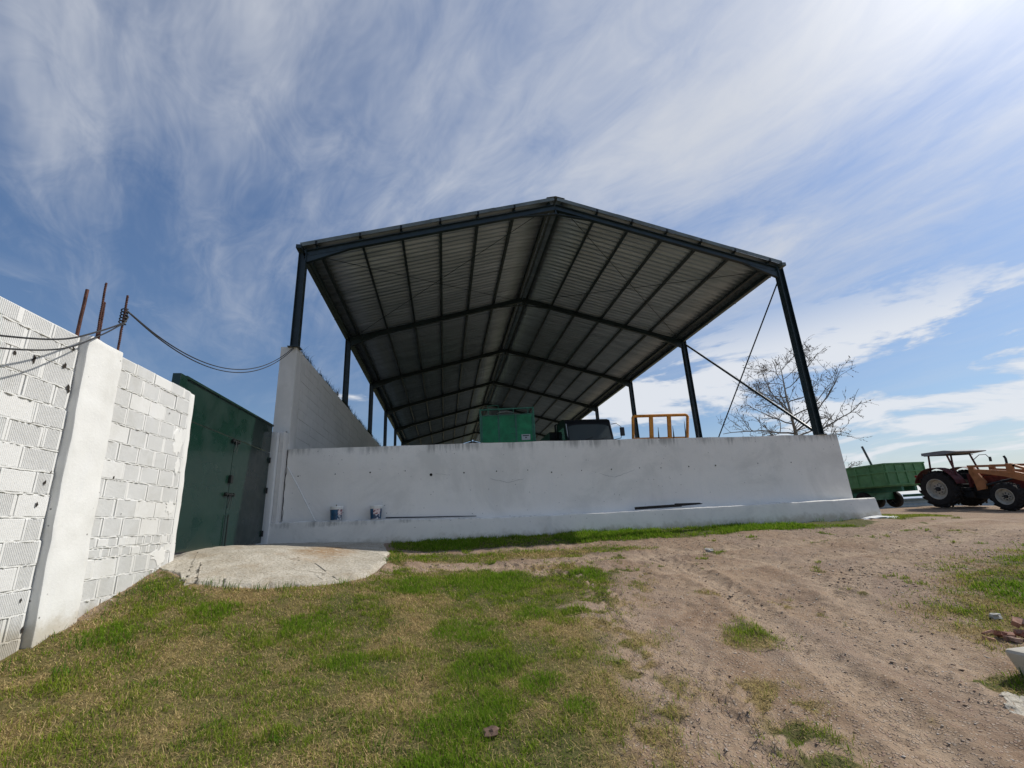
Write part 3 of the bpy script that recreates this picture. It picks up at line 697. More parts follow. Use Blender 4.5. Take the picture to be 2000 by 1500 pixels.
# broken holes in the bricks
for i, (y, z, s) in enumerate([(4.58,1.73,.03),(4.79,1.74,.05),(5.22,2.02,.03),(5.16,1.80,.05),(5.26,1.58,.05),(5.20,.58,.03),(5.16,.37,.03),(5.25,.70,.02),(6.12,.72,.03),(5.2,-.51,.03),(5.28,-.78,.035),(6.6,1.35,.02),(7.05,1.72,.02),(6.35,.30,.015)]):
    xf = XL1 if y < 5.3 else XL2; rd = random.Random(i); n = 9
    vs = [bl((xf+.0075, y, z))] + [bl((xf+.0075, y+math.cos(t*2*math.pi/n)*s*rd.uniform(.15, .7), z+math.sin(t*2*math.pi/n)*s*rd.uniform(.4, 1.2))) for t in range(n)]
    MB().add(vs, [(0, 1+k, 1+(k+1) % n) for k in range(n)]).build('broken_hole', M_DARK, bw, fix=False)
# patches of plaster smeared over the bricks by the gate
for i, (y, z, sy, sz) in enumerate([(7.36,1.35,.16,.24),(7.38,.42,.14,.12),(7.28,-.25,.22,.14),(7.42,1.0,.08,.16)]):
    rd = random.Random(i+30); n = 22
    ring = [(y+math.cos(t*2*math.pi/n)*sy*rd.uniform(.55, 1.1), z+math.sin(t*2*math.pi/n)*sz*rd.uniform(.55, 1.1)) for t in range(n)]
    vs = [bl((XL2+.007, y, z))] + [bl((XL2+.0065, y+(a-y)*.85, z+(b-z)*.85)) for a, b in ring] + [bl((XL2-.008, a, b)) for a, b in ring]
    MB().add(vs, [(0, 1+k, 1+(k+1) % n) for k in range(n)]+[(1+k, 1+n+k, 1+n+(k+1) % n, 1+(k+1) % n) for k in range(n)]).build('plaster_patch', M_PILLAR, bw, fix=True)

# the old wall leans a little along its length
for o in list(bw.children):
    if o.name.split('.')[0] == 'brick': o.location.y += .045*(2.2-(o.location.z-1.0))
    else:
        for v in o.data.vertices: v.co.y += .045*(2.2-(v.co.z-1.0))
# rebars standing out of the pillar
for i, (b, t, r, lab) in enumerate([((-4.02,5.29,1.9),(-4.0,5.25,2.74),.017,'thick rusty bar standing behind the top of the brick wall, leftmost of four'),
    ((-4.0,5.55,2.0),(-4.0,5.49,2.96),.011,'tallest thin rusty reinforcing bar on the left half of the pillar top'),
    ((-4.02,5.61,2.0),(-4.02,5.56,2.74),.013,'short rusty reinforcing bar tight beside the tallest bar on the pillar'),
    ((-3.98,5.88,2.0),(-3.98,5.845,2.98),.012,'rusty reinforcing bar with black cables tied round it, nearest the gate')]):
    pts = [Vector(b).lerp(Vector(t), k/10)+Vector((random.uniform(-1, 1), random.uniform(-1, 1), 0))*.003 for k in range(11)]
    mb = MB().tube(pts, r, 8)
    if r < .015:
        for k in range(40):
            p = Vector(b).lerp(Vector(t), k/40); mb.tube([p, p+Vector((0, 0, .006))], r*1.18, 8)
    tag(mb.build('reinforcing_bar', M_RUST), lab, 'rebar', 'rusty bars on top of the pillar')
# cables
def cable(pts, name, label, r=.011, seg=40):
    P = [Vector(p) for p in pts]; out = []
    for i in range(len(P)-1):                                 # Catmull-Rom
        p0 = P[max(i-1, 0)]; p1 = P[i]; p2 = P[i+1]; p3 = P[min(i+2, len(P)-1)]
        for k in range(seg//(len(P)-1)+1):
            t = k/(seg//(len(P)-1)+1); out.append(.5*((2*p1)+(p2-p0)*t+(2*p0-5*p1+4*p2-p3)*t*t+(3*p1-p0-3*p2+p3)*t**3))
    out.append(P[-1]); return tag(MB().tube(out, r, 6).build(name, M_CABLE, smooth=True), label, 'cable', 'black cables over the gate')
def sag(a, b, s, n=8, dx=0):
    a = Vector(a); b = Vector(b); return [a.lerp(b, t/n)+Vector((dx*math.sin(math.pi*t/n), 0, -s*4*(t/n)*(1-t/n))) for t in range(n+1)]
A_ = (-3.955, 5.845, 2.74); E_ = (-3.95, 11.965, 4.66)
# the two lines from the pillar to the shed wall
c1 = sag((-3.97, 5.86, 2.78), E_, .70, 10); c2 = sag((-3.955, 5.88, 2.76), (-3.93, 11.965, 4.64), .74, 10)
cable(c1, 'cable', 'upper black cable sagging from the pillar bar to the shed wall', .009, 60); cable(c2, 'cable', 'lower black cable sagging from the pillar bar to the shed wall', .009, 60)
cable([(-3.55,2.6,1.40),(-3.58,3.4,1.50),(-3.62,4.05,1.67),(-3.72,4.75,1.93),(-3.82,5.3,2.25),(-3.92,5.72,2.52),(-3.955,5.85,2.62),(-3.96,5.87,2.74)], 'cable', 'upper black cable running in from the left past the brick wall', .009, 56)
cable([(-3.50,2.6,1.33),(-3.55,3.4,1.42),(-3.60,4.05,1.56),(-3.70,4.75,1.83),(-3.80,5.3,2.20),(-3.91,5.70,2.49),(-3.945,5.83,2.58),(-3.945,5.88,2.70)], 'cable', 'lower black cable running in from the left past the brick wall', .008, 56)
mb = MB()
for k in range(5):
    c = Vector((-3.98, 5.85, 2.60+.04*k)); mb.tube([c+Vector((math.cos(t*math.pi/6)*.035, math.sin(t*math.pi/6)*.035, .004*t-.02)) for t in range(13)], .008, 6)
tag(mb.build('cable_binding', M_CABLE), 'coil of black cable wound round the bar nearest the gate', 'cable')

# ------------------------------------------------------------------ open steel shed
shed = thing('open_steel_shed', 'open sided dark steel shed with corrugated gable roof above the white wall', 'shed', (3.67, 12, FLOOR))
SH = Vector((3.67, 12, FLOOR))
def sl_(v): return tuple(Vector(v)-SH)
XLc, XRc, XR0 = -3.94, 11.18, 3.62
SP = 6.43; NF = 8; YF = [12.06+SP*i for i in range(NF)]
RIDGE, EAVE, HALF = 9.86, 7.78, XR0+4.05           # top of the sheeting
slope = (RIDGE-EAVE)/HALF
def roofz(x): return RIDGE - slope*abs(x-XR0)
def S(mb, name, m=M_STEEL, smooth=False, parent=shed): return mb.build(name, m, parent, smooth=smooth)
ups = {-1: Vector((-slope, 0, 1)).normalized(), 1: Vector((slope, 0, 1)).normalized()}
for i, y in enumerate(YF):
    for s, xc, zb in ((-1, XLc, 4.68), (1, XRc, 1.955 if i == 0 else FLOOR)):
        top = roofz(xc)-.20
        S(MB().ibeam(sl_((xc, y, zb)), sl_((xc, y, top)), .20, .20, (1, 0, 0)).box(sl_((xc-.15, y-.15, zb-.002)), sl_((xc+.15, y+.15, zb+.018))), 'column')
        a = (xc, y, roofz(xc)-.265); b = (XR0, y, roofz(XR0)-.265)
        S(MB().ibeam(sl_(a), sl_(b), .12, .20, ups[s]), 'rafter')
        # tapered haunches at eave and ridge
        xa = xc - s*.10; xb = xc - s*1.35; z = lambda x: roofz(x)-.36
        S(MB().prism([(xa-SH.x, z(xa)-SH.z), (xb-SH.x, z(xb)-SH.z), (xa-SH.x, z(xa)-.20-SH.z)], y-.05-SH.y, y+.05-SH.y), 'eave_haunch')
        xb = XR0 + s*1.1
        S(MB().beam(sl_((XR0, y, z(XR0)-.16)), sl_((xb, y, z(xb)-.01)), .10, .016), 'ridge_haunch')
    S(MB().box(sl_((XR0-.02, y-.045, roofz(XR0)-.52)), sl_((XR0+.02, y+.045, roofz(XR0)-.34))), 'ridge_plate')
Y0, Y1 = 11.97, YF[-1]+.3
for s in (-1, 1):                                              # purlins, bay by bay
    for k, d in enumerate([.20, 1.36, 2.52, 3.68, 4.84, 6.0, 7.20]):
        x = XR0 + s*d
        for i in range(NF-1):
            ya = Y0+.04 if i == 0 else YF[i]+.001; yb = YF[i+1]-.001 if i < NF-2 else Y1
            S(MB().beam(sl_((x, ya, roofz(x)-.105)), sl_((x, yb, roofz(x)-.105)), .07, .12, ups[s]), 'purlin')
    xe = XR0 + s*7.50
    S(MB().beam(sl_((xe, Y0+.04, roofz(xe)-.17)), sl_((xe, Y1, roofz(xe)-.17)), .05, .14, (0, 0, 1)), 'eave_beam')
# corrugated sheets, each about a metre wide, corrugations running down the slope
def sheet_mesh(s, W=.944, pitch=.236):
    mb = MB(); n = round(W/pitch); prof = []
    for k in range(n):
        for u, h in [(q/10, .044*(1-math.cos(2*math.pi*q/10))) for q in range(10)]: prof.append((k*pitch+u*pitch, h))
    prof += [(W, 0), (W+.035, 0)]; L = 7.64/math.cos(math.atan(slope)); st = 6; m = len(prof)
    dx = Vector((s*math.cos(math.atan(slope)), 0, -math.sin(math.atan(slope)))); up = ups[s]
    vs = []
    for t in (.0, .0015):
        for j in range(st+1):
            for y, h in prof: vs.append(dx*(.06+(L-.06)*j/st) + Vector((0, y, 0)) + up*(h-.07+t))
    fs = []
    q = (st+1)*m
    for j in range(st):
        for i in range(m-1):
            a = (j*m+i, j*m+i+1, (j+1)*m+i+1, (j+1)*m+i); fs.append(a); fs.append(tuple(q+k for k in a[::-1]))
    for i in range(m-1):
        fs.append((i, q+i, q+i+1, i+1)); e = st*m; fs.append((e+i, e+i+1, q+e+i+1, q+e+i))
    return mb.add(vs, fs).mesh('roof_sheet', M_SHEET, smooth=True, fix=False)
rs_ = random.Random(3)
for s in (-1, 1):
    me = sheet_mesh(s); y = Y0-.05; k = 0
    while y < Y1-.2:
        o = link_mesh('roof_sheet', me, None, shed, sl_((XR0+rs_.uniform(-.012, .012), y, RIDGE+rs_.uniform(0, .004)+(.003 if k % 2 else 0))))
        o.rotation_euler = (0, 0, rs_.uniform(-.0016, .0016)); y += .944; k += 1
cap = MB()
for s in (-1, 1):
    cap.add([sl_((XR0, Y0-.08, RIDGE+.055)), sl_((XR0, Y1, RIDGE+.055)), sl_((XR0+s*.30, Y1, RIDGE-.065+.05)), sl_((XR0+s*.30, Y0-.08, RIDGE-.065+.05))], [(0, 1, 2, 3)])
    cap.add([sl_((XR0, Y0-.08, RIDGE+.045)), sl_((XR0, Y1, RIDGE+.045)), sl_((XR0+s*.30, Y1, RIDGE-.075+.05)), sl_((XR0+s*.30, Y0-.08, RIDGE-.075+.05))], [(0, 1, 2, 3)])
S(cap, 'ridge_cap', M_GALV)
M_RAKE = mat('rake_flashing', (.16, .18, .17), .5, .3, vary=.35, vscale=2)
for s in (-1, 1):                                             # flashing on the front edge, in lapped lengths
    x = XR0+s*.05; k = 0
    while abs(x-XR0) < 7.6:
        x2 = XR0+s*min(abs(x-XR0)+2.0, 7.62); o = .003*(k % 2)
        S(MB().beam(sl_((x, Y0-.057-o, roofz(x)-.02+o*2)), sl_((x2, Y0-.057-o, roofz(x2)-.02+o*2)), .012, .12, ups[s]), 'rake_flashing', M_RAKE)
        x = XR0+s*(abs(x2-XR0)-.06 if abs(x2-XR0) < 7.6 else 9); k += 1
    xe = XR0+s*7.60
    g = MB(); P = [(-.02, .10), (-.02, -.03), (.12, -.03), (.12, .08)]
    for (a, b), (c, d) in zip(P[:-1], P[1:]):
        g.beam(sl_((xe+s*(a+c)/2, Y0-.1, EAVE-.10+(b+d)/2)), sl_((xe+s*(a+c)/2, Y1, EAVE-.10+(b+d)/2)), max(abs(a-c), .004)+.003, max(abs(b-d), .004)+.003)
    g.box(sl_((xe+min(s*-.02, s*.12), Y0-.105, EAVE-.13)), sl_((xe+max(s*-.02, s*.12), Y0-.10, EAVE-.02)))
    S(g, 'gutter', M_STEEL if s < 0 else M_RAKE)
    for y in YF[:-1]:                                          # gutter brackets
        for q in range(3): S(MB().beam(sl_((xe-s*.03, y+.6+q*2.0, EAVE-.140)), sl_((xe+s*.14, y+.6+q*2.0, EAVE-.140)), .03, .008), 'gutter_bracket')
# cross bracing under the roof in the first bay, in the right side bay
for s, xe in ((-1, XLc+.3), (1, XRc-.3)):
    xr = XR0+s*.5; lo = roofz(xe)-.40; hi = roofz(xr)-.40; d = 3.6
    xm = XR0+s*3.75; 
    for a, b in (((xe, YF[0]+.2, lo+.15), (xr, YF[1]-.2, hi+.17)), ((xr, YF[0]+.2, hi+.17), (xe, YF[1]-.2, lo+.15))):
        S(MB().tube([sl_(a), sl_(b)], .011, 6), 'brace_rod')
S(MB().beam(sl_((XRc+.0, YF[0]+.11, 7.25)), sl_((XRc, YF[1]-.1, FLOOR+.2)), .018, .05), 'side_brace')
S(MB().beam(sl_((XRc+.03, YF[0]+.10, 2.05)), sl_((XRc+.03, YF[1]-.1, 7.42)), .03, .08), 'side_brace')
# small bolts / stubs of the purlins above the front rafter
for s in (-1, 1):
    for d in [1.36, 2.52, 3.68, 4.84, 6.0, 7.2]:
        x = XR0+s*d; S(MB().box(sl_((x-.03, Y0-.072, roofz(x)-.10)), sl_((x+.03, Y0-.01, roofz(x)+.012)), .004), 'purlin_end', M_GATED)
# ------------------------------------------------------------------ small things along the wall
def label_fn(seed):
    def fn(k, b):
        P = k.add('ShaderNodeTexCoord').outputs['Object']; sep = k.add('ShaderNodeSeparateXYZ'); k.l.new(P, sep.inputs[0])
        ang = k.math('ARCTAN2', sep.outputs[1], sep.outputs[0])            # round the tub
        n = k.noise(P, 16, 3, .5, .6, (seed, 0, 0))
        blue = k.mix(k.mapr(k.noise(P, 9, 3), .4, .6), (.012, .055, .12, 1), (.02, .10, .20, 1))
        win = k.math('MULTIPLY', k.mapr(ang, -1.45+seed*.02, -1.30+seed*.02), k.mapr(ang, -.1, -.2))
        red = k.mix(k.mapr(n, .44, .50), (.20, .015, .025, 1), (.75, .62, .60, 1))
        low = k.mapr(sep.outputs[2], .13, .12)
        pic = k.mix(low, red, k.mix(k.mapr(n, .42, .48), (.7, .72, .75, 1), (.03, .06, .12, 1)))
        k.l.new(k.mix(win, blue, pic), b.inputs['Base Color'])
    return fn
M_PLAST = mat('white_plastic', (.84, .83, .80), .4, vary=.12, vscale=20)
def bucket(x, y, z, rz, lab, handle, h=.325):
    t = thing('paint_bucket', lab, 'bucket', (x, y, z), rz, 'paint buckets on the ledge')
    MB().lathe([(0, .002), (.118, .002), (.122, .008), (.138, h*.80), (.146, h*.80), (.146, h*.84), (.141, h*.84), (.143, h*.93)], n=28).build('tub', M_PLAST, t, smooth='auto')
    MB().lathe([(.150, h*.89), (.153, h*.90), (.153, h), (.148, h+.004), (.135, h-.006), (0, h-.006)], n=28).build('lid', M_PLAST, t, smooth='auto')
    MB().lathe([(.1235, .015), (.1385, h*.775)], n=28).build('label', mat('bucket_label_%d' % int(rz*100), fn=label_fn(rz*10), rough=.4), t, smooth=True)
    pts = [(math.cos(a)*.15, -.02-math.sin(a)*.02, h*.82-math.sin(a)*.11) for a in np.linspace(0, math.pi, 15)]
    MB().tube(pts, .0025, 5).build('handle', M_GALV, t)
    if handle: MB().box((-.015, -.02, h), (.005, .0, h+.045), .003).build('stirring_stick', M_RUST, t)
bucket(-2.56, 11.76, .172, .25, 'white and blue paint bucket on the ledge, nearer the gate', True)
bucket(-1.64, 11.76, .152, -.45, 'white and blue paint bucket on the ledge, farther from the gate', False)
tag(MB().tube([(-3.80, 11.90, 1.50), (-3.5, 11.86, 1.0), (-3.03, 11.80, .175)], [.014, .014, .014], 8).build('leaning_pole', M_PLAST), 'thin white pole leaning against the front wall beside the pier', 'pole')
tag(MB().tube([(-1.42, 11.885, .185), (-.4, 11.90, .152), (.2, 11.905, .138), (.8, 11.91, .118)], [.014, .013, .011, .008], 8).build('dark_pipe', mat('dark_pipe', (.012, .014, .02), .6)), 'long thin dark pipe lying on the ledge right of the buckets', 'pipe')
M_BAR = mat('dark_old_timber', (.022, .018, .017), .85, vary=.4, vscale=20)
mb = MB().beam((4.92, 11.66, .105), (6.2, 11.66, .125), .07, .07); mb.prism([(6.02, .10), (6.75, .125), (6.82, .14), (6.72, .17), (6.05, .18)], 11.64, 11.70)
tag(mb.build('dark_bar', M_BAR), 'dark weathered timber bar with pointed end lying on the ledge', 'bar')

# ------------------------------------------------------------------ green livestock trailer in the shed
M_TG = mat('trailer_green', (.026, .29, .12), .5, 0, .4, vary=.35, vscale=3)
M_TGD = mat('trailer_green_frame', (.05, .22, .14), .5, vary=.3, vscale=3)
M_BLACK = mat('black_rubber', (.030, .028, .027), .9, spec=.2, vary=.45, vscale=9)
M_CHASS = mat('dark_chassis', (.02, .021, .022), .7, vary=.3)
def tyre(mb, c, r, w, axis='X', n=28): return mb.lathe([(r*.58, -w/2), (r*.86, -w/2), (r*.97, -w*.40), (r, -w*.28), (r, w*.28), (r*.97, w*.40), (r*.86, w/2), (r*.58, w/2)], c, axis, n, True)
gt = thing('livestock_trailer', 'tall green livestock trailer seen from its rear doors under the shed', 'trailer', (2.78, 19.5, FLOOR), R(-8.2))
zt = 4.74-FLOOR; zb = .95; hw = 1.21
mb = MB()
mb.box((-hw, .06, zb), (-hw+.04, 7.2, zt)); mb.box((hw-.04, .06, zb), (hw, 7.2, zt)); mb.box((-hw, 7.16, zb), (hw, 7.2, zt)); mb.box((-hw, .0, zb-.08), (hw, 7.2, zb))
mb.build('body', M_TG, gt)
for x in (-hw-.005, hw-.065): MB().box((x, -.03, zb), (x+.07, .09, zt+.02), .006).build('corner_post', M_TGD, gt)
MB().box((-hw+.07, -.02, zt-.05), (hw-.07, .06, zt+.01), .006).build('top_rail', M_TGD, gt)
w3 = (2*hw-.14)/3
for i in range(3):
    x = -hw+.07+i*w3; d = MB().box((x+.012, .0, zb+.04), (x+w3-.012, .03, zt-.30), .004).build('door_panel', M_TG, gt)
    fr = MB(); fr.box((x+.004, -.02, zb+.02), (x+.045, .012, zt-.28)); fr.box((x+w3-.045, -.02, zb+.02), (x+w3-.004, .012, zt-.28)); fr.box((x+.046, -.018, zt-.32), (x+w3-.046, .012, zt-.28)); fr.build('door_frame', M_TGD, d)
for x in (-hw+.37, -hw+.86, hw-.28, .28): MB().box((x, -.015, zt-.28), (x+.03, .03, zt-.05)).build('vent_bar', M_TGD, gt)
MB().tube([(-.45, -.03, zt-.21), (.0, -.05, zt-.14), (.32, -.03, zt-.2)], .025, 6).tube([(-.3, -.03, zt-.13), (.3, -.03, zt-.2)], .02, 6).build('latch', M_GALV, gt)
MB().box((-.86+.0, -.03, zt-.02), (-.84, .02, zt+.16)).box((-.38, -.03, zt-.02), (-.36, .02, zt+.16)).box((-.86, -.03, zt+.14), (-.36, .02, zt+.16)).build('ladder_hoop', M_TGD, gt)
for k in range(7): MB().box((.14, -.03, zb+.35+k*.3), (.30, -.012, zb+.375+k*.3)).build('step', M_TGD, gt)
lp = MB().box((.60, -.035, 3.28-FLOOR), (.98, -.021, 3.53-FLOOR)).build('plate', mat('white_plate', (.62, .63, .62), .5), gt)
MB().box((.65, -.039, 3.455-FLOOR), (.93, -.036, 3.49-FLOOR)).box((.76, -.039, 3.36-FLOOR), (.82, -.036, 3.41-FLOOR)).build('plate_print', M_CHASS, lp)
for x in (-hw+.18, hw-.18):
    for y in (3.2, 4.4):
        w = tyre(MB(), (x, y, .48), .48, .27).build('wheel', M_BLACK, gt, smooth='auto'); MB().lathe([(0, -.02), (.20, -.02), (.28, .05), (.28, -.10)], (x, y, .48), 'X', 20).build('rim', M_GALV, w, smooth='auto')
MB().box((-.45, .2, .62), (-.33, 8.4, zb-.08)).box((.33, .2, .62), (.45, 8.4, zb-.08)).box((-hw+.1, 3.0, .40), (hw-.1, 3.3, .6)).box((-hw+.1, 4.3, .40), (hw-.1, 4.5, .6)).box((-.06, 7.2, .5), (.06, 9.4, .62)).build('chassis', M_CHASS, gt)
MB().tube([(0, 8.8, .55), (0, 8.8, 0)], .05, 8).build('landing_leg', M_CHASS, gt)

# ------------------------------------------------------------------ truck with its cab towards the wall
M_TW = mat('cab_white', (.52, .54, .55), .35, vary=.1, coat=.3)
M_TB = mat('cab_black', (.010, .011, .014), .4)
M_GLASS = mat('windscreen_glass', (.085, .105, .115), .10, 0, 1.0, coat=1.0)  # base colour lifted to stand in for sky reflected in the windscreen
tk = thing('truck', 'black and white truck cab facing the wall beside the green trailer', 'truck', (6.62, 19.75, FLOOR))
zc = 4.33-FLOOR; cw = 1.10
mb = MB(); P0 = [(-.04, 1.0), (-.04, 1.80), (1.85, 1.80), (1.85, 1.0)]; zc += .05
mb.prism([(a, b) for a, b in P0], -cw, cw, 'X')
cb = mb.build('cab', M_TW, tk)
MB().prism([(-.038, 1.803), (.22, 2.66), (.30, 2.84), (.62, zc-.02), (.9, zc), (1.72, zc-.03), (1.83, 2.7), (1.84, 1.803)], -cw+.004, cw-.004, 'X').build('upper_cab', M_TB, cb)
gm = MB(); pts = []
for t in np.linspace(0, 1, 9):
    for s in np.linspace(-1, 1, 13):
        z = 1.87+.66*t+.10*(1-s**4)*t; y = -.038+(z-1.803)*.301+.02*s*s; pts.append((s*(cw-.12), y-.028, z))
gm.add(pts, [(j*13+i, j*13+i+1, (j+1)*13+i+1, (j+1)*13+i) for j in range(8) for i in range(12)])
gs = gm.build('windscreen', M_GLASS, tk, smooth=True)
for s in (-1, 1): MB().tube([(s*(cw-.05), .012, 1.84), (s*(cw-.05), .10, 2.2), (s*(cw-.06), .235, 2.68)], .03, 6).build('windscreen_pillar', M_TW if s < 0 else M_TB, gs)
MB().tube([(-cw+.05, .0, 1.83), (0, -.07, 1.83), (cw-.05, .0, 1.83)], .022, 6).build('windscreen_seal', M_TB, gs)
for s in (-.35, .35): MB().tube([(s, -.08, 1.84), (s+.25, -.07, 1.93), (s+.45, -.03, 2.0)], .01, 5).build('wiper', M_TB, gs)
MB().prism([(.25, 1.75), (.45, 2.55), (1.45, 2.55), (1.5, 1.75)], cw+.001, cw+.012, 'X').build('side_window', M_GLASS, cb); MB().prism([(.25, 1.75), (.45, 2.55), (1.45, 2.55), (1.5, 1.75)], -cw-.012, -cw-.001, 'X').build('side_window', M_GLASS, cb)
mr = MB().tube([(cw-.02, .10, 2.60), (cw+.22, .02, 2.62), (cw+.40, -.02, 2.45), (cw+.42, -.03, 2.2), (cw+.34, -.02, 1.92), (cw, .05, 1.86)], .016, 6).build('mirror_arm', M_TB, tk)
MB().box((cw+.34, -.07, 2.02), (cw+.54, .04, 2.42), .03).build('mirror', M_TB, mr)
MB().box((-cw+.05, -.10, .9), (cw-.05, .0, 1.72), .03).build('grille', M_TB, tk); MB().box((-cw, -.22, .45), (cw, .0, .88), .05).build('bumper', M_TW, tk)
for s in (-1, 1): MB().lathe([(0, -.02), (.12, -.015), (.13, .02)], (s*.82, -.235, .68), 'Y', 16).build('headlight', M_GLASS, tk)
for x in (-.95, .95):
    for y in (.85, 4.6, 5.9):
        w = tyre(MB(), (x, y, .5), .5, .29).build('wheel', M_BLACK, tk, smooth='auto'); MB().lathe([(0, -.03), (.2, -.03), (.29, .04), (.29, -.10)], (x, y, .5), 'X', 20).build('rim', M_GALV, w, smooth='auto')
MB().box((-.45, .2, .55), (.45, 7.8, .95)).build('chassis', M_CHASS, tk)
MB().box((-1.42, 2.05, 1.0), (1.1, 7.8, 2.65), .01).build('cargo_body', M_TB, tk)
MB().tube([(-cw-.02, 1.95, 1.0), (-cw-.02, 1.95, 2.95), (-cw+.05, 1.86, 3.0)], .05, 8).box((-cw-.30, 1.88, 1.6), (-cw-.08, 2.0, 2.62), .01).build('exhaust_stack', M_CHASS, tk)

# ------------------------------------------------------------------ yellow bale fork frame
M_YEL = mat('yellow_paint', (.66, .25, .022), .5, 0, .4, vary=.3, vscale=6)
yf = thing('yellow_fork_frame', 'yellow steel loader frame with three openings and upright dark tines', 'loader frame', (7.3, 14.4, FLOOR))
zf0, zf1 = 2.36-FLOOR, 3.15-FLOOR
MB().beam((-.99, 0, zf0), (.99, 0, zf0), .07, .10).build('bottom_rail', M_YEL, yf)
ring = [(-.99, -.0, zf0+.03), (-.89, .05, zf1-.04), (-.87, .06, zf1), (-.82, .06, zf1+.02), (1.06, .06, zf1+.04), (1.11, .06, zf1+.02), (1.13, .05, zf1-.03), (.97, .0, zf0+.03)]
MB().tube(ring, .05, 8).build('hoop', M_YEL, yf, smooth='auto')
for x in (-.33, .33): MB().beam((x, .0, zf0+.05), (x+.11, .06, zf1+.02), .13, .06, (0, 1, 0)).build('upright', M_YEL, yf)
for x in (-.9, .9): MB().beam((x, .05, 0), (x, .0, zf0), .12, .12, (0, 1, 0)).build('leg', M_YEL, yf); MB().box((x-.06, -.5, 0), (x+.06, .6, .08), .005).build('foot', M_YEL, yf)
for x, t in ((-.42, .31), (.10, .33), (.52, .52), (.94, .40)):
    MB().tube([(x-.02, -.75, .35), (x, -.70, zf0-.05), (x+.015+random.uniform(-.01, .05), -.68, zf0+t*.9)], [.024, .022, .005], 6).build('tine', M_CHASS, yf)
MB().beam((-.95, -.73, .38), (.97, -.73, .38), .08, .08).beam((-.8, -.73, .38), (-.9, 0, .45), .08, .08).beam((.8, -.73, .38), (.9, 0, .45), .08, .08).build('tine_bar', M_YEL, yf)

# ------------------------------------------------------------------ tractor with front loader (forward = -y, our side = -x)
M_RED = mat('tractor_red', (.115, .028, .026), .65, 0, .3, vary=.45, vscale=7)
M_ORG = mat('loader_orange', (.44, .185, .075), .55, 0, .4, vary=.3, vscale=4)
M_RIM = mat('cream_rim', (.50, .47, .40), .6, vary=.25, vscale=8)
M_CAN = mat('canopy_grey', (.22, .23, .25), .6, vary=.2, vscale=4)
tr = thing('tractor', 'dark red tractor with grey canopy and orange front loader on the gravel', 'tractor', (22.32, 17.6, -.47)); tr.rotation_euler = (R(4.6), 0, 0)
def ag_wheel(x, y, r, w, nl, rimr, side):
    """tractor tyre with slanted lugs; side = -1 faces us"""
    c = (x, y, r); mb = tyre(MB(), c, r*.94, w, 'X', 40)
    for k in range(nl):
        for s in (-1, 1):
            a0 = 2*math.pi*(k+(.5 if s > 0 else 0))/nl
            vs = []
            for u, da in ((.02, 0.), (.5, .16*1.5)):
                for da2 in (-.05, .05):
                    for rr in (.90, 1.0):
                        a = a0+da+da2; q = r*rr*(.985 if u > .4 and rr > .95 else 1); vs.append((x+s*u*w, y+math.cos(a)*q, r+math.sin(a)*q))
            mb.add(vs, [(0, 1, 3, 2), (4, 6, 7, 5), (1, 5, 7, 3), (0, 4, 5, 1), (2, 3, 7, 6)])
    t = mb.build('wheel', M_BLACK, tr, smooth=False)
    d = w*.5*side
    MB().lathe([(rimr, d*1.0), (rimr*.96, d*1.02), (rimr*.90, d*.75), (rimr*.86, d*.15), (rimr*.55, d*.10), (rimr*.50, d*.42), (rimr*.30, d*.50), (rimr*.14, d*.50), (rimr*.12, d*.75), (0, d*.75)], c, 'X', 28).build('rim', M_RIM, t, smooth='auto')
    hub = MB()
    for k in range(8): a = k*math.pi/4; hub.lathe([(0, d*.60), (.022, d*.60), (.022, d*.4)], (x, y+math.cos(a)*rimr*.40, r+math.sin(a)*rimr*.40), 'X', 8)
    hub.lathe([(0, d*.90), (rimr*.20, d*.88), (rimr*.22, d*.5)], c, 'X', 16)
    hub.build('hub', M_CHASS, t)
for s in (-1, 1):
    ag_wheel(s*.72, 0, .80, .42, 17, .44, s); ag_wheel(s*.70, -2.40, .55, .34, 14, .31, s)
    # mudguards
    a = np.linspace(R(15), R(165), 15); fm = MB(); n = len(a)
    vs = [(s*x, -math.cos(t)*.90, .80+math.sin(t)*.90) for x in (.46, .95) for t in a] + [(s*x, -math.cos(t)*.92, .80+math.sin(t)*.92) for x in (.46, .95) for t in a]
    fs = [(i, i+1, n+i+1, n+i) for i in range(n-1)]+[(2*n+i, 3*n+i, 3*n+i+1, 2*n+i+1) for i in range(n-1)]+[(n+i, n+i+1, 3*n+i+1, 3*n+i) for i in range(n-1)]
    fm.add(vs, fs); fm.build('mudguard', M_RED, tr)
MB().box((-.24, -2.9, .62), (.24, .35, 1.0), .03).box((-.16, -2.5, .4), (.16, -.5, .62), .03).build('engine_block', M_CHASS, tr)
MB().box((-.62, -.10, .68), (.62, .10, .92), .03).build('rear_axle', M_CHASS, tr); MB().box((-.6, -2.47, .46), (.6, -2.33, .62), .03).build('front_axle', M_CHASS, tr)
mb = MB().prism([(-.95, 1.0), (-.95, 1.47), (-1.8, 1.42), (-2.85, 1.28), (-2.95, 1.15), (-2.95, .80), (-1.5, .95)], -.31, .31, 'X'); hd = mb.build('bonnet', M_RED, tr)
MB().box((-.26, -2.965, .84), (.26, -2.952, 1.22)).build('grille', M_CHASS, hd)
MB().box((-.46, -.95, .72), (.46, .30, .86), .02).build('platform', M_CHASS, tr)
MB().box((-.40, -.98, .86), (.40, -.90, 1.42), .02).build('dashboard', M_RED, tr)
MB().box((-.24, -.10, .98), (.24, .38, 1.08), .04).box((-.24, .30, 1.0), (.24, .40, 1.42), .04).build('seat', M_BLACK, tr)
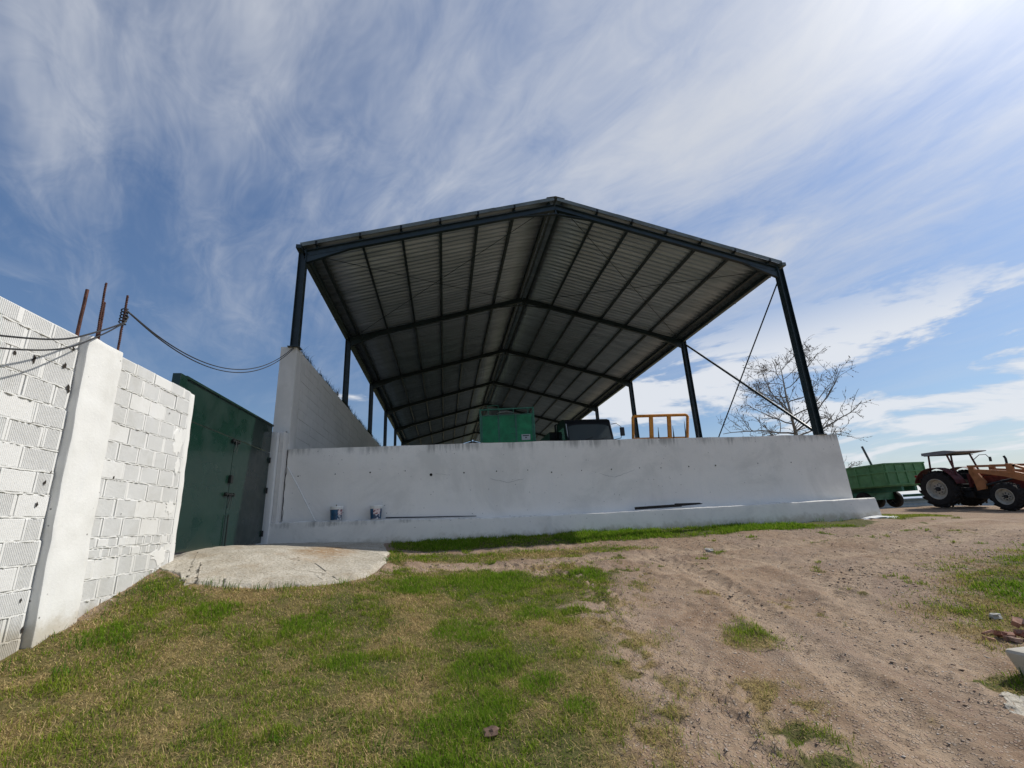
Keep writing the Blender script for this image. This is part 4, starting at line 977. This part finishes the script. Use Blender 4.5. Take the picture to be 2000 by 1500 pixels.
MB().lathe([(.18, 0), (.195, .012), (.21, 0), (.195, -.012)], (0, -.62, 1.42), 'Z', 24, True).tube([(0, -.62, 1.42), (0, -.90, 1.25)], .02, 6).build('steering_wheel', M_BLACK, tr)
for s in (-1, 1):
    for i, (ya, yb) in enumerate(((.34, .30), (-.72, -.46))):
        if i in (0, 3) or True: MB().beam((s*.62, ya, 1.32 if i else 1.45), (s*.60, yb, 2.28), .045, .055, (0, 1, 0)).build('canopy_post', M_RED, tr)
    MB().beam((s*.62, .32, 1.46), (s*.62, -.38, 1.44), .04, .04).build('side_rail', M_RED, tr)
mb = MB(); T = [(.46, 2.25), (.46, 2.37), (-.15, 2.42), (-.55, 2.44), (-1.0, 2.38), (-1.0, 2.35), (-.55, 2.28), (-.1, 2.25)]
cn = mb.prism(T, -.78, .78, 'X').build('canopy', M_CAN, tr)
MB().box((-.74, -.5, 2.225), (.74, .40, 2.255)).build('canopy_lining', M_CHASS, cn)
m_ = MB().tube([(.62, -.55, 2.0), (.70, -.75, 2.2), (.80, -.93, 2.2), (.84, -1.0, 2.05)], .014, 6).build('mirror_arm', M_CHASS, tr); MB().box((.79, -1.04, 1.90), (.90, -1.0, 2.10), .01).build('mirror', M_CHASS, m_)
MB().tube([(.36, -1.9, 1.3), (.36, -1.9, 2.0), (.36, -1.86, 2.1)], .04, 10).build('exhaust', M_CHASS, tr)
for s in (-1, 1):                                             # loader: tower, arm, cylinder
    MB().prism([(-1.30, .75), (-1.62, .82), (-1.66, 1.10), (-1.50, 1.35), (-1.30, 1.72), (-1.14, 1.74), (-1.14, 1.45), (-1.25, 1.15)], s*.52-.045, s*.52+.045, 'X').build('loader_tower', M_ORG, tr)
    MB().prism([(-1.22, 1.62), (-1.18, 1.50), (-2.4, 1.30), (-2.95, 1.12), (-3.9, .55), (-4.05, .62), (-3.2, 1.36), (-2.6, 1.52)], s*.52+s*.05-.04, s*.52+s*.05+.04, 'X').build('loader_arm', M_ORG, tr)
    MB().beam((s*.57, -1.15, 1.73), (s*.57, -2.8, 1.72), .08, .09).box((s*.57-.06, -2.72, 1.40), (s*.57+.06, -2.50, 1.80), .02).beam((s*.57, -2.7, 1.74), (s*.57, -4.0, 1.2), .08, .09).build('loader_link', M_ORG, tr)
    MB().tube([(s*.50, -1.55, .95), (s*.53, -2.2, 1.12), (s*.55, -2.7, 1.24)], [.045, .045, .025], 8).build('loader_cylinder', M_CHASS, tr)
mb = MB().prism([(-4.0, .9), (-4.0, .25), (-4.75, .12), (-4.75, .16), (-4.08, .32), (-4.06, .9)], -1.0, 1.0, 'X').build('loader_bucket', M_ORG, tr)
for s in (-1, 1):
    MB().tube([(s*.45, -1.3, 1.1), (s*.47, -1.6, 1.35), (s*.50, -2.2, 1.40), (s*.50, -2.7, 1.30)], .016, 6).build('hydraulic_hose', M_BLACK, tr)
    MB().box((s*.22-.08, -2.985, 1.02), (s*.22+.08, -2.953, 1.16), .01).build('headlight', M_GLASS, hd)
    MB().box((s*.85-.06, .80, 1.30), (s*.85+.06, .86, 1.40), .008).build('tail_lamp', mat('red_lamp', (.25, .012, .01), .3), tr)
MB().box((-.42, -1.0, .45), (-.30, -.55, .70), .02).box((-.50, -.75, .50), (-.28, -.50, .54)).build('step', M_CHASS, tr)
MB().box((-.12, .38, .55), (.12, .62, .75), .02).box((-.05, .5, .42), (.05, 1.1, .50)).build('hitch', M_CHASS, tr)

# ------------------------------------------------------------------ green tipping trailer behind the tractor
M_TR2 = mat('trailer_pale_green', (.13, .30, .125), .6, 0, .35, vary=.25, vscale=3)
tt = thing('tipping_trailer', 'green panelled farm trailer parked behind the tractor', 'trailer', (22.85, 22.0, -.42))
hx, y0_, y1_, b0, b1 = 1.15, -2.05, 2.1, 1.08, 2.16
mb = MB(); t_ = .04
mb.box((-hx, y0_, b0), (-hx+t_, y1_, b1)); mb.box((hx-t_, y0_, b0), (hx, y1_, b1)); mb.box((-hx+t_, y0_, b0), (hx-t_, y0_+t_, b1)); mb.box((-hx+t_, y1_-t_, b0), (hx-t_, y1_, b1)); mb.box((-hx, y0_, b0-.05), (hx, y1_, b0-.001))
mb.build('box_body', M_TR2, tt)
rl = MB(); mz = b0+.66
for z in (b0+.04, mz, b1-.03):
    for s in (-1, 1): rl.box((s*hx-(.0 if s > 0 else .045), y0_-.045, z-.035), (s*hx+(.045 if s > 0 else 0), y1_+.045, z+.035)); 
    rl.box((-hx+.001, y0_-.045, z-.035), (hx-.001, y0_, z+.035)); rl.box((-hx+.001, y1_, z-.035), (hx-.001, y1_+.045, z+.035))
rl.build('rails', M_TR2, tt)
for k in range(6):
    y = y0_+.02+k*(y1_-y0_-.09)/5
    for s in (-1, 1): MB().box((s*hx-(.0 if s > 0 else .05), y, b0), (s*hx+(.05 if s > 0 else .0), y+.05, b1)).build('stake', M_TR2, tt)
for k in range(5):
    x = -hx+.01+k*(2*hx-.07)/4; MB().box((x, y0_-.05, b0), (x+.05, y0_+.001, b1)).build('stake', M_TR2, tt)
MB().box((-.45, -2.0, .78), (-.32, 2.0, 1.02)).box((.32, -2.0, .78), (.45, 2.0, 1.02)).box((-.9, -.3, .42), (.9, -.15, .58)).box((-.9, .75, .42), (.9, .9, .58)).box((-.06, -4.1, .50), (.06, -1.6, .62)).box((-.9, -.35, .55), (.9, .95, .80)).build('chassis', M_TGD, tt)
for s in (-1, 1):
    for y in (-.22, .82):
        w = tyre(MB(), (s*.92, y, .42), .42, .26).build('wheel', M_BLACK, tt, smooth='auto'); MB().lathe([(0, s*.02), (.16, s*.02), (.23, s*.10), (.24, s*.13)], (s*.92, y, .42), 'X', 18).build('rim', M_CHASS, w, smooth='auto')
MB().box((-hx, y1_-.3, .86), (hx, y1_, 1.02)).build('tail_beam', M_RUST, tt)
tag(MB().beam((21.90, 21.06, 2.76), (22.28, 20.95, 1.0), .10, .06).build('leaning_post', mat('grey_post', (.10, .11, .12), .7, vary=.3)), 'dark metal post leaning up out of the green farm trailer', 'post')

# ------------------------------------------------------------------ low metal store beyond the tractor
ms = thing('metal_store', 'low pale blue corrugated metal store beyond the trailer and tractor', 'building', (44, 40, -3.2)); ms.rotation_euler = (0, 0, R(-38))
M_BLUE = mat('pale_blue_metal', (.34, .40, .48), .5, .2, vary=.15, vscale=.6)
cor = MB(); n = 120; L = 26.
for k in range(n):
    x = -L/2+L*k/n; cor.box((x, -.04-(.03 if k % 2 else 0), 0), (x+L/n, 0, 3.15))
cor.box((-L/2, .0, 0), (L/2, 8, 3.1)); cor.build('wall', M_BLUE, ms)
for k in range(6): MB().box((-L/2, -.12, 1.3+k*.3), (L/2, -.075, 1.36+k*.3)).build('rail', mat('pale_rail', (.5, .53, .56), .5), ms)
MB().prism([(-.5, 3.1), (4, 3.55), (8.5, 3.1), (8.5, 3.2), (4, 3.66), (-.5, 3.2)], -L/2-.3, L/2+.3, 'X').build('roof', M_BLUE, ms)

# ------------------------------------------------------------------ bare tree behind the wall
def make_tree():
    t = thing('bare_tree', 'leafless pale barked tree standing beyond the shed', 'tree', (22.9, 26.7, float(H0(22.9, 26.7))-.05)); t.scale = (1.03, 1.03, 1.09)
    rd = random.Random(21); tk_, br, bu = MB(), MB(), []
    def grow(mb, p, d, L, r0, r1, seg, wob, lift, sides):
        pts = [Vector(p)]; d = Vector(d).normalized()
        for i in range(seg):
            d = (d + Vector((rd.gauss(0, wob), rd.gauss(0, wob), rd.gauss(0, wob)+lift))).normalized(); pts.append(pts[-1]+d*L/seg)
        rad = [r0+(r1-r0)*i/seg for i in range(seg+1)]; mb.tube(pts, rad, sides, False); return pts, rad
    T, TR = grow(tk_, (0, 0, 0), (.06, -.06, 1), 11.0, .21, .014, 18, .05, .05, 9)
    def at_(P, RR, f):
        x = f*(len(P)-1); i = min(int(x), len(P)-2); return P[i].lerp(P[i+1], x-i), RR[i]+(RR[i+1]-RR[i])*(x-i), (P[i+1]-P[i]).normalized()
    N = 24
    for i in range(N):
        f = .30+.68*i/N+rd.uniform(-.02, .02); p, r, d = at_(T, TR, min(f, .99)); az = i*2.4+rd.uniform(-.4, .4)
        out = Vector((math.cos(az), math.sin(az), 0)); L = (4.5-3.0*abs(f-.50)*1.5)*rd.uniform(.75, 1.08)
        P1, R1 = grow(br, p, out*1.0+Vector((0, 0, rd.uniform(.15, .6))), L, r*.55, .016, 9, .13, .045, 6)
        for j in range(rd.randint(7, 10)):
            q, r2, d2 = at_(P1, R1, rd.uniform(.2, .98)); v = (d2 + Vector((rd.gauss(0, .6), rd.gauss(0, .6), rd.gauss(.2, .5)))).normalized()
            P2, R2 = grow(br, q, v, L*rd.uniform(.22, .45), r2*.6, .008, 6, .2, .03, 4)
            for k in range(rd.randint(4, 7)):
                q3, r3, d3 = at_(P2, R2, rd.uniform(.15, 1.)); v = (d3 + Vector((rd.gauss(0, .7), rd.gauss(0, .7), rd.gauss(.1, .6)))).normalized()
                P3, R3 = grow(br, q3, v, rd.uniform(.3, .85), max(r3*.65, .008), .006, 4, .28, .0, 3)
                for m in range(rd.randint(2, 4)): bu.append(at_(P3, R3, rd.uniform(.3, 1.))[0])
    M_BARK = mat('pale_bark', (.30, .28, .25), .9, vary=.35, vscale=6); M_TW_ = mat('twig_bark', (.20, .178, .155), .9, vary=.3)
    tk_.build('trunk', M_BARK, t, smooth=True, fix=False); br.build('crown', M_TW_, t, smooth=True, fix=False)
    mb = MB()
    for q in bu:
        s = rd.uniform(.015, .034); q = q+Vector((rd.gauss(0, .012), rd.gauss(0, .012), -s*.4))
        mb.add([q+Vector((s, 0, 0)), q+Vector((-s*.5, s*.8, 0)), q+Vector((-s*.5, -s*.8, 0)), q+Vector((0, 0, s*1.3)), q+Vector((0, 0, -s*1.3))], [(0,1,3),(1,2,3),(2,0,3),(1,0,4),(2,1,4),(0,2,4)])
    b = mb.build('buds', mat('bud_brown', (.14, .11, .085), .9), t, fix=False); b['kind'] = 'stuff'
make_tree()

# ------------------------------------------------------------------ white block, rubble, stones
def gz(x, y): return float(HG(np.array(float(x)), np.array(float(y))))
wb = MB(); zc_ = gz(4.45, 3.45)
bm = bmesh.new(); bmesh.ops.create_cube(bm, size=1)
for v in bm.verts:
    up = v.co.z > 0; v.co = Vector((4.80+v.co.x*(1.04 if up else .90), 3.06+v.co.y*(.72 if up else .60), zc_-.10+(.27 if up else 0)))
bmesh.ops.bevel(bm, geom=bm.edges[:], offset=.05, segments=3, affect='EDGES', profile=.5)
bm.verts.index_update(); wb.add([v.co.copy() for v in bm.verts], [[v.index for v in f.verts] for f in bm.faces]); bm.free()
tag(wb.build('white_block', M_PILLAR, smooth='auto'), 'white rounded concrete block beside the brick rubble at the right edge', 'block')
RED = [mat('brick_red_%d' % i, c, .9, vary=.35, vscale=18, bump=.004, bscale=60) for i, c in enumerate([(.30, .12, .075), (.36, .19, .13), (.25, .15, .12), (.40, .28, .22)])]
rr = random.Random(9)
for i in range(26):
    x = 4.95+rr.random()**.8*1.2; y = 4.02+(x-4.95)*.12+rr.uniform(-.16, .22); lift = .10*rr.random()*sstep(4.95, 5.5, x)
    mb = MB(); L, w, h = rr.uniform(.06, .16), rr.uniform(.04, .08), rr.uniform(.03, .06)
    vs = []
    for sx in (-1, 1):
        for sy in (-1, 1):
            for sz in (-1, 1): vs.append(Vector((sx*L/2*rr.uniform(.7, 1.1), sy*w/2*rr.uniform(.7, 1.1), sz*h/2*rr.uniform(.7, 1.1))))
    q = Matrix.Rotation(rr.uniform(0, 6.28), 3, 'Z') @ Matrix.Rotation(rr.uniform(-.5, .5), 3, 'X') @ Matrix.Rotation(rr.uniform(-.5, .5), 3, 'Y')
    mb.add([q @ v for v in vs], [(0,1,3,2),(4,6,7,5),(0,4,5,1),(2,3,7,6),(0,2,6,4),(1,5,7,3)])
    o = mb.build('brick_fragment', RED[i % 4]); o.location = (x, y, gz(x, y)+h*.3+float(lift))
    tag(o, ['deep orange red', 'pinkish', 'dull brown', 'pale'][i % 4]+' broken brick piece in the rubble heap behind the white block', 'brick', ['deep orange red', 'pinkish', 'dull brown', 'pale'][i % 4]+' pieces of the brick rubble heap')
M_STONE = mat('pale_stone', (.42, .40, .36), .9, vary=.3, vscale=15, bump=.004, bscale=50)
for i, (x, y, s, m, nm, lab, cat) in enumerate([(5.75,4.52,.085,M_STONE,'stone','pale angular stone on the grass above the brick rubble','stone'),
    (5.15,8.85,.12,M_STONE,'stone','pale flat stone on the gravel track below the long wall','stone'),
    (.29,3.49,.075,mat('brown_clod', (.14, .085, .06), .95, vary=.3, vscale=30),'earth_clod','brown earth clod lying on the lawn in the foreground','clod')]):
    mb = MB(); lump(mb, (0, 0, 0), (s, s*.75, s*.6), 40+i, 2); o = mb.build(nm, m); o.location = (x, y, gz(x, y)+s*.30); tag(o, lab, cat)
# ------------------------------------------------------------------ grass, straw, weeds, gravel
def leaf_mat(name, transl=.35):
    m = bpy.data.materials.new(name); m.use_nodes = True; k = NT(m.node_tree); k.n.clear()
    out = k.add('ShaderNodeOutputMaterial'); at = k.add('ShaderNodeVertexColor'); at.layer_name = 'tint'
    d = k.add('ShaderNodeBsdfDiffuse'); t = k.add('ShaderNodeBsdfTranslucent'); mx = k.add('ShaderNodeMixShader'); mx.inputs[0].default_value = transl
    k.l.new(at.outputs[0], d.inputs[0]); k.l.new(at.outputs[0], t.inputs[0]); k.l.new(d.outputs[0], mx.inputs[1]); k.l.new(t.outputs[0], mx.inputs[2]); k.l.new(mx.outputs[0], out.inputs[0])
    return m
M_LEAF = leaf_mat('grass_blade', .45); M_STRAW = leaf_mat('dry_straw', .15)
def blades(x, y, z, L, w, az, lean, curl, col):
    """bent two-segment blades: 5 verts, 3 tris each"""
    n = len(x); d = np.stack([np.cos(az), np.sin(az), 0*az], -1); s = np.stack([-np.sin(az), np.cos(az), 0*az], -1)
    p0 = np.stack([x, y, z], -1); a1 = lean; a2 = lean+curl
    m = p0 + (d*np.sin(a1)[:, None] + np.array([0, 0, 1])*np.cos(a1)[:, None])*(L*.5)[:, None]
    t = m + (d*np.sin(a2)[:, None] + np.array([0, 0, 1])*np.cos(a2)[:, None])*(L*.5)[:, None]
    ws = s*(w/2)[:, None]
    V = np.stack([p0-ws, p0+ws, m-ws*.8, m+ws*.8, t], 1).reshape(-1, 3)
    b = (np.arange(n)*5)[:, None]; F = np.concatenate([b+np.array([[0, 1, 3]]), b+np.array([[0, 3, 2]]), b+np.array([[2, 3, 4]])], 1).reshape(-1, 3)
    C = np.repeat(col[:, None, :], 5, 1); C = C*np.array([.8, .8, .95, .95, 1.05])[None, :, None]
    return V, F, C.reshape(-1, 3)
def polar(n, r0, r1, pw=1.):
    r = r0+(r1-r0)*rng.random(n)**pw; a = R(9)+rng.uniform(R(-60), R(62), n); return np.sin(a)*r, np.cos(a)*r, r
def keep_clear(x, y): return (y < 11.5) & (x > -3.93) | (x > 12.1)
LUSH = [(.10,3.75,.42),(.35,4.5,.35),(-.05,3.1,.40),(.75,4.1,.22),(.2,5.5,.45),(-.4,7.35,.5),(.7,7.5,.8),(2.3,7.7,.4),(-1.5,5.9,.4),(-2.6,6.2,.35),(-3.4,5.7,.3),(.95,3.7,.18),(-.9,4.9,.25),(1.0,5.9,.3),(7,5.0,.7),(4,11,1.5),(8,11.1,1.5),(0,11,1.0)]
def lush(x, y):
    t = np.zeros(np.shape(x))
    for a, b, r_ in LUSH: t = np.maximum(t, np.exp(-((x-a)**2+(y-b)**2)/r_**2))
    return sstep(.30, .75, t*(.55+.9*fbm(x*3.3, y*3.3, 3, 151)))
def lawn():
    # green blades
    x, y, r = polar(820000, 2.0, 14.5, .92); g = grassmask(x, y); dr = dryness(x, y)
    clump = sstep(.42, .62, fbm(x*5.5, y*5.5, 3, 101)); tall = sstep(.54, .72, fbm(x*2.2, y*2.2, 3, 107))
    lu = lush(x, y); dr = dr*(1-lu)
    k = keep_clear(x, y) & (rng.random(len(x)) < np.clip(g, 0, 1)*np.minimum(1, (.20+.55*clump+.4*tall)*(1.1-.80*dr)+.7*lu)); x, y, r, dr, tall, clump, lu = x[k], y[k], r[k], dr[k], tall[k], clump[k], lu[k]
    n = len(x); L = (.020+.026*rng.random(n)+.034*tall*rng.random(n)+.020*clump+.040*lu*rng.random(n))*(1+.5*sstep(9.8, 11.2, y)); w = (.0032+.0022*rng.random(n))*np.clip(r/4.5, 1, 2.6)
    az = rng.uniform(0, 6.283, n); lean = np.abs(rng.normal(.45, .35, n)); curl = np.abs(rng.normal(.5, .4, n)); f = rng.random(n)[:, None]
    hue = fbm(x*1.7, y*1.7, 3, 111)[:, None]
    col = (np.array([.150, .240, .016])*(1-f)+np.array([.290, .375, .036])*f); col = col*(1-.35*hue)+np.array([.065, .180, .022])*.35*hue
    col = col*(1-.6*lu[:, None])+(np.array([.085, .215, .014])*(1-f)+np.array([.200, .330, .028])*f)*.6*lu[:, None]
    ye = (rng.random(n) < .08+.5*dr)[:, None]; col = np.where(ye, col*.45+np.array([.36, .30, .095])*.75, col)
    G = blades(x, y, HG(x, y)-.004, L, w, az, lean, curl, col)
    # the patch beyond the end of the wall
    x = rng.uniform(11.9, 17.5, 60000); y = rng.uniform(10.6, 15.2, 60000); k = (grassmask(x, y) > .35+.4*rng.random(60000)) & ((x > 12.15) | (y < 11.3)); x, y = x[k], y[k]; n = len(x); f = rng.random(n)[:, None]
    G2 = blades(x, y, HG(x, y)-.004, rng.uniform(.03, .08, n), rng.uniform(.008, .014, n), rng.uniform(0, 6.283, n), np.abs(rng.normal(.45, .35, n)), np.abs(rng.normal(.5, .4, n)), np.array([.15, .21, .025])*(1-f)+np.array([.33, .34, .07])*f)
    G = (np.concatenate([G[0], G2[0]]), np.concatenate([G[1], G2[1]+len(G[0])]), np.concatenate([G[2], G2[2]]))
    me = big_mesh('lawn_grass', G[0], G[1], M_LEAF, G[2]); o = link_mesh('lawn_grass', me); tag(o, 'short patchy green grass growing on the lawn and along the walls', 'grass', kind='stuff')
    # dry straw lying flat
    x, y, r = polar(700000, 2.0, 12.0, .85); g = grassmask(x, y); dr = dryness(x, y)*(1-.8*lush(x, y))
    k = keep_clear(x, y) & (rng.random(len(x)) < np.clip(g, 0, 1)**.8*(.16+.75*dr)); x, y, r, dr = x[k], y[k], r[k], dr[k]
    n = len(x); L = .018+.045*rng.random(n)**2.5+.012*rng.random(n); w = (.0020+.0024*rng.random(n))*np.clip(r/4.5, 1, 2.4); az = rng.uniform(0, 6.283, n)
    lean = rng.uniform(.75, 1.6, n); curl = rng.normal(.1, .35, n); f = rng.random(n)[:, None]
    col = np.array([.36, .255, .105])*(1-f)+np.array([.62, .48, .23])*f; q = (rng.random(n) < .22)[:, None]; col = np.where(q, np.array([.17, .125, .06]), col)
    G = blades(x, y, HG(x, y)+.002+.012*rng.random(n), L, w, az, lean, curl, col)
    o = link_mesh('dry_straw', big_mesh('dry_straw', G[0], G[1], M_STRAW, G[2])); tag(o, 'dry mown straw and thatch lying through the lawn', 'dry grass', kind='stuff')
lawn()
def weeds():
    X, Y, Ls, Lm = [], [], [], []
    def tuft(cx, cy, n, rad, L, lm=.4):
        for _ in range(n): X.append(cx+rng.normal(0, rad)); Y.append(cy+rng.normal(0, rad)); Ls.append(L*rng.uniform(.5, 1.15)); Lm.append(lm)
    for x in np.arange(-1.3, 11.8, .16): 
        if rng.random() < .75: tuft(x+rng.normal(0, .08), 11.44+rng.normal(0, .03), int(rng.integers(5, 16)), .045, rng.choice([.07, .09, .12, .17, .24], p=[.3, .3, .22, .13, .05]))
    for cx, cy in ((-.9, 9.2), (-.95, 8.9), (-.85, 9.8), (-.8, 9.5), (-1.0, 9.1), (-.75, 8.8)): tuft(cx, cy, 45, .09, .12, .6)
    for y in np.arange(5.0, 7.3, .13): tuft(-3.80+rng.normal(0, .05), y, int(rng.integers(4, 14)), .05, rng.choice([.07, .10, .14]))
    for cx, cy in ((-3.5, 5.45), (-3.15, 5.55), (-2.95, 5.3), (-3.3, 5.0), (-3.05, 6.9), (-2.4, 6.84), (-2.1, 6.9), (-2.75, 6.8), (-3.5, 6.5), (-1.4, 7.25), (-3.6, 6.7)): tuft(cx, cy, 26, .06, .13, .35)
    for _ in range(120):
        a = rng.uniform(R(-38), R(20)); rr_ = rng.uniform(2.6, 7.5); cx, cy = math.sin(a+R(9))*rr_, math.cos(a+R(9))*rr_
        if -3.7 < cx < 1.1 and grassmask(np.array(cx), np.array(cy)) > .7: tuft(cx, cy, int(rng.integers(8, 26)), rng.uniform(.03, .08), rng.uniform(.05, .09), .5)
    for _ in range(55):
        cx, cy = rng.uniform(4.2, 5.2), rng.uniform(2.95, 3.35); tuft(cx, cy, 8, .05, .12)
    x = np.array(X); y = np.array(Y); k = keep_clear(x, y); x, y = x[k], y[k]; L = np.array(Ls)[k]; lm = np.array(Lm)[k]; n = len(x); f = rng.random(n)[:, None]
    col = np.array([.055, .140, .016])*(1-f)+np.array([.135, .250, .030])*f
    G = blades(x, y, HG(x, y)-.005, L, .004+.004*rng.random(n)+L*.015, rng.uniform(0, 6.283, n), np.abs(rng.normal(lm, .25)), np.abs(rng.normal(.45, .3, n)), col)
    o = link_mesh('weeds', big_mesh('weeds', G[0], G[1], M_LEAF, G[2])); tag(o, 'taller green weed tufts at the foot of the walls and on the lawn', 'weeds', kind='stuff')
    # weeds on top of the side wall and the gate pier
    X, Y, Z, L = [], [], [], []
    for y_ in np.arange(12.3, 30, .10):
        for _ in range(int(rng.integers(4, 18)*(.3+1.4*(math.sin(y_*2.1)+math.sin(y_*5.3) > 0)))): X.append(-3.90+rng.normal(0, .035)); Y.append(y_+rng.normal(0, .06)); Z.append(4.675); L.append(rng.choice([.08, .14, .22, .34], p=[.35, .35, .2, .1]))
    for _ in range(70): X.append(-4.06+rng.uniform(-.1, .16)); Y.append(11.94+rng.uniform(-.03, .03)); Z.append(2.33); L.append(rng.uniform(.03, .11))
    x, y, z, L = map(np.array, (X, Y, Z, L)); n = len(x); f = rng.random(n)[:, None]
    G = blades(x, y, z, L, .006+.006*rng.random(n), rng.uniform(0, 6.283, n), np.abs(rng.normal(.35, .25, n)), np.abs(rng.normal(.5, .3, n)), np.array([.028, .036, .014])*(1-f)+np.array([.085, .080, .034])*f)
    o = link_mesh('wall_top_weeds', big_mesh('wall_top_weeds', G[0], G[1], M_LEAF, G[2])); tag(o, 'dry weeds growing along the top of the tall side wall', 'weeds', kind='stuff')
weeds()
def gravel():
    x, y, r = polar(210000, 2.0, 15, .8); g = grassmask(x, y); patchy = sstep(.35, .65, fbm(x*1.4, y*1.4, 3, 131))
    k = keep_clear(x, y) & (sdist(x, y, APRON) > .05) & (rng.random(len(x)) < (1-np.clip(g*1.15, 0, 1))*(.22+.6*patchy)); x, y, r = x[k], y[k], r[k]; n = len(x)
    s = (.0025+.011*rng.random(n)**9)*np.clip(r/4.5, .9, 1.7)
    base = np.array([(1,0,0),(-1,0,0),(0,1,0),(0,-1,0),(0,0,1),(0,0,-1)], float); F0 = np.array([(0,2,4),(2,1,4),(1,3,4),(3,0,4),(2,0,5),(1,2,5),(3,1,5),(0,3,5)])
    a = rng.uniform(0, 6.283, n); sx = s*rng.uniform(.8, 1.6, n); sy = s*rng.uniform(.7, 1.2, n); sz = s*rng.uniform(.25, .5, n)
    B = base[None]*np.stack([sx, sy, sz], -1)[:, None, :]*rng.uniform(.75, 1.2, (n, 6, 1)); ca, sa = np.cos(a)[:, None], np.sin(a)[:, None]
    V = np.stack([B[..., 0]*ca-B[..., 1]*sa+x[:, None], B[..., 0]*sa+B[..., 1]*ca+y[:, None], B[..., 2]+(HG(x, y)+sz*.25)[:, None]], -1).reshape(-1, 3)
    F = ((np.arange(n)*6)[:, None, None]+F0[None]).reshape(-1, 3); f = rng.random(n)[:, None]; pal = np.array([(.32, .23, .17), (.42, .34, .27), (.30, .24, .19), (.52, .46, .39), (.36, .235, .175), (.24, .17, .12)])
    c = pal[rng.integers(0, 6, n)]*(.75+.45*f)
    m = bpy.data.materials.new('pebble'); m.use_nodes = True; k_ = NT(m.node_tree); b = k_.n['Principled BSDF']; at = k_.add('ShaderNodeVertexColor'); at.layer_name = 'tint'; k_.l.new(at.outputs[0], b.inputs['Base Color']); b.inputs['Roughness'].default_value = .9; b.inputs['Specular IOR Level'].default_value = .2
    o = link_mesh('gravel', big_mesh('gravel', V, F, m, np.repeat(c, 6, 0))); tag(o, 'loose pinkish gravel scattered over the dirt track', 'gravel', kind='stuff')
gravel()
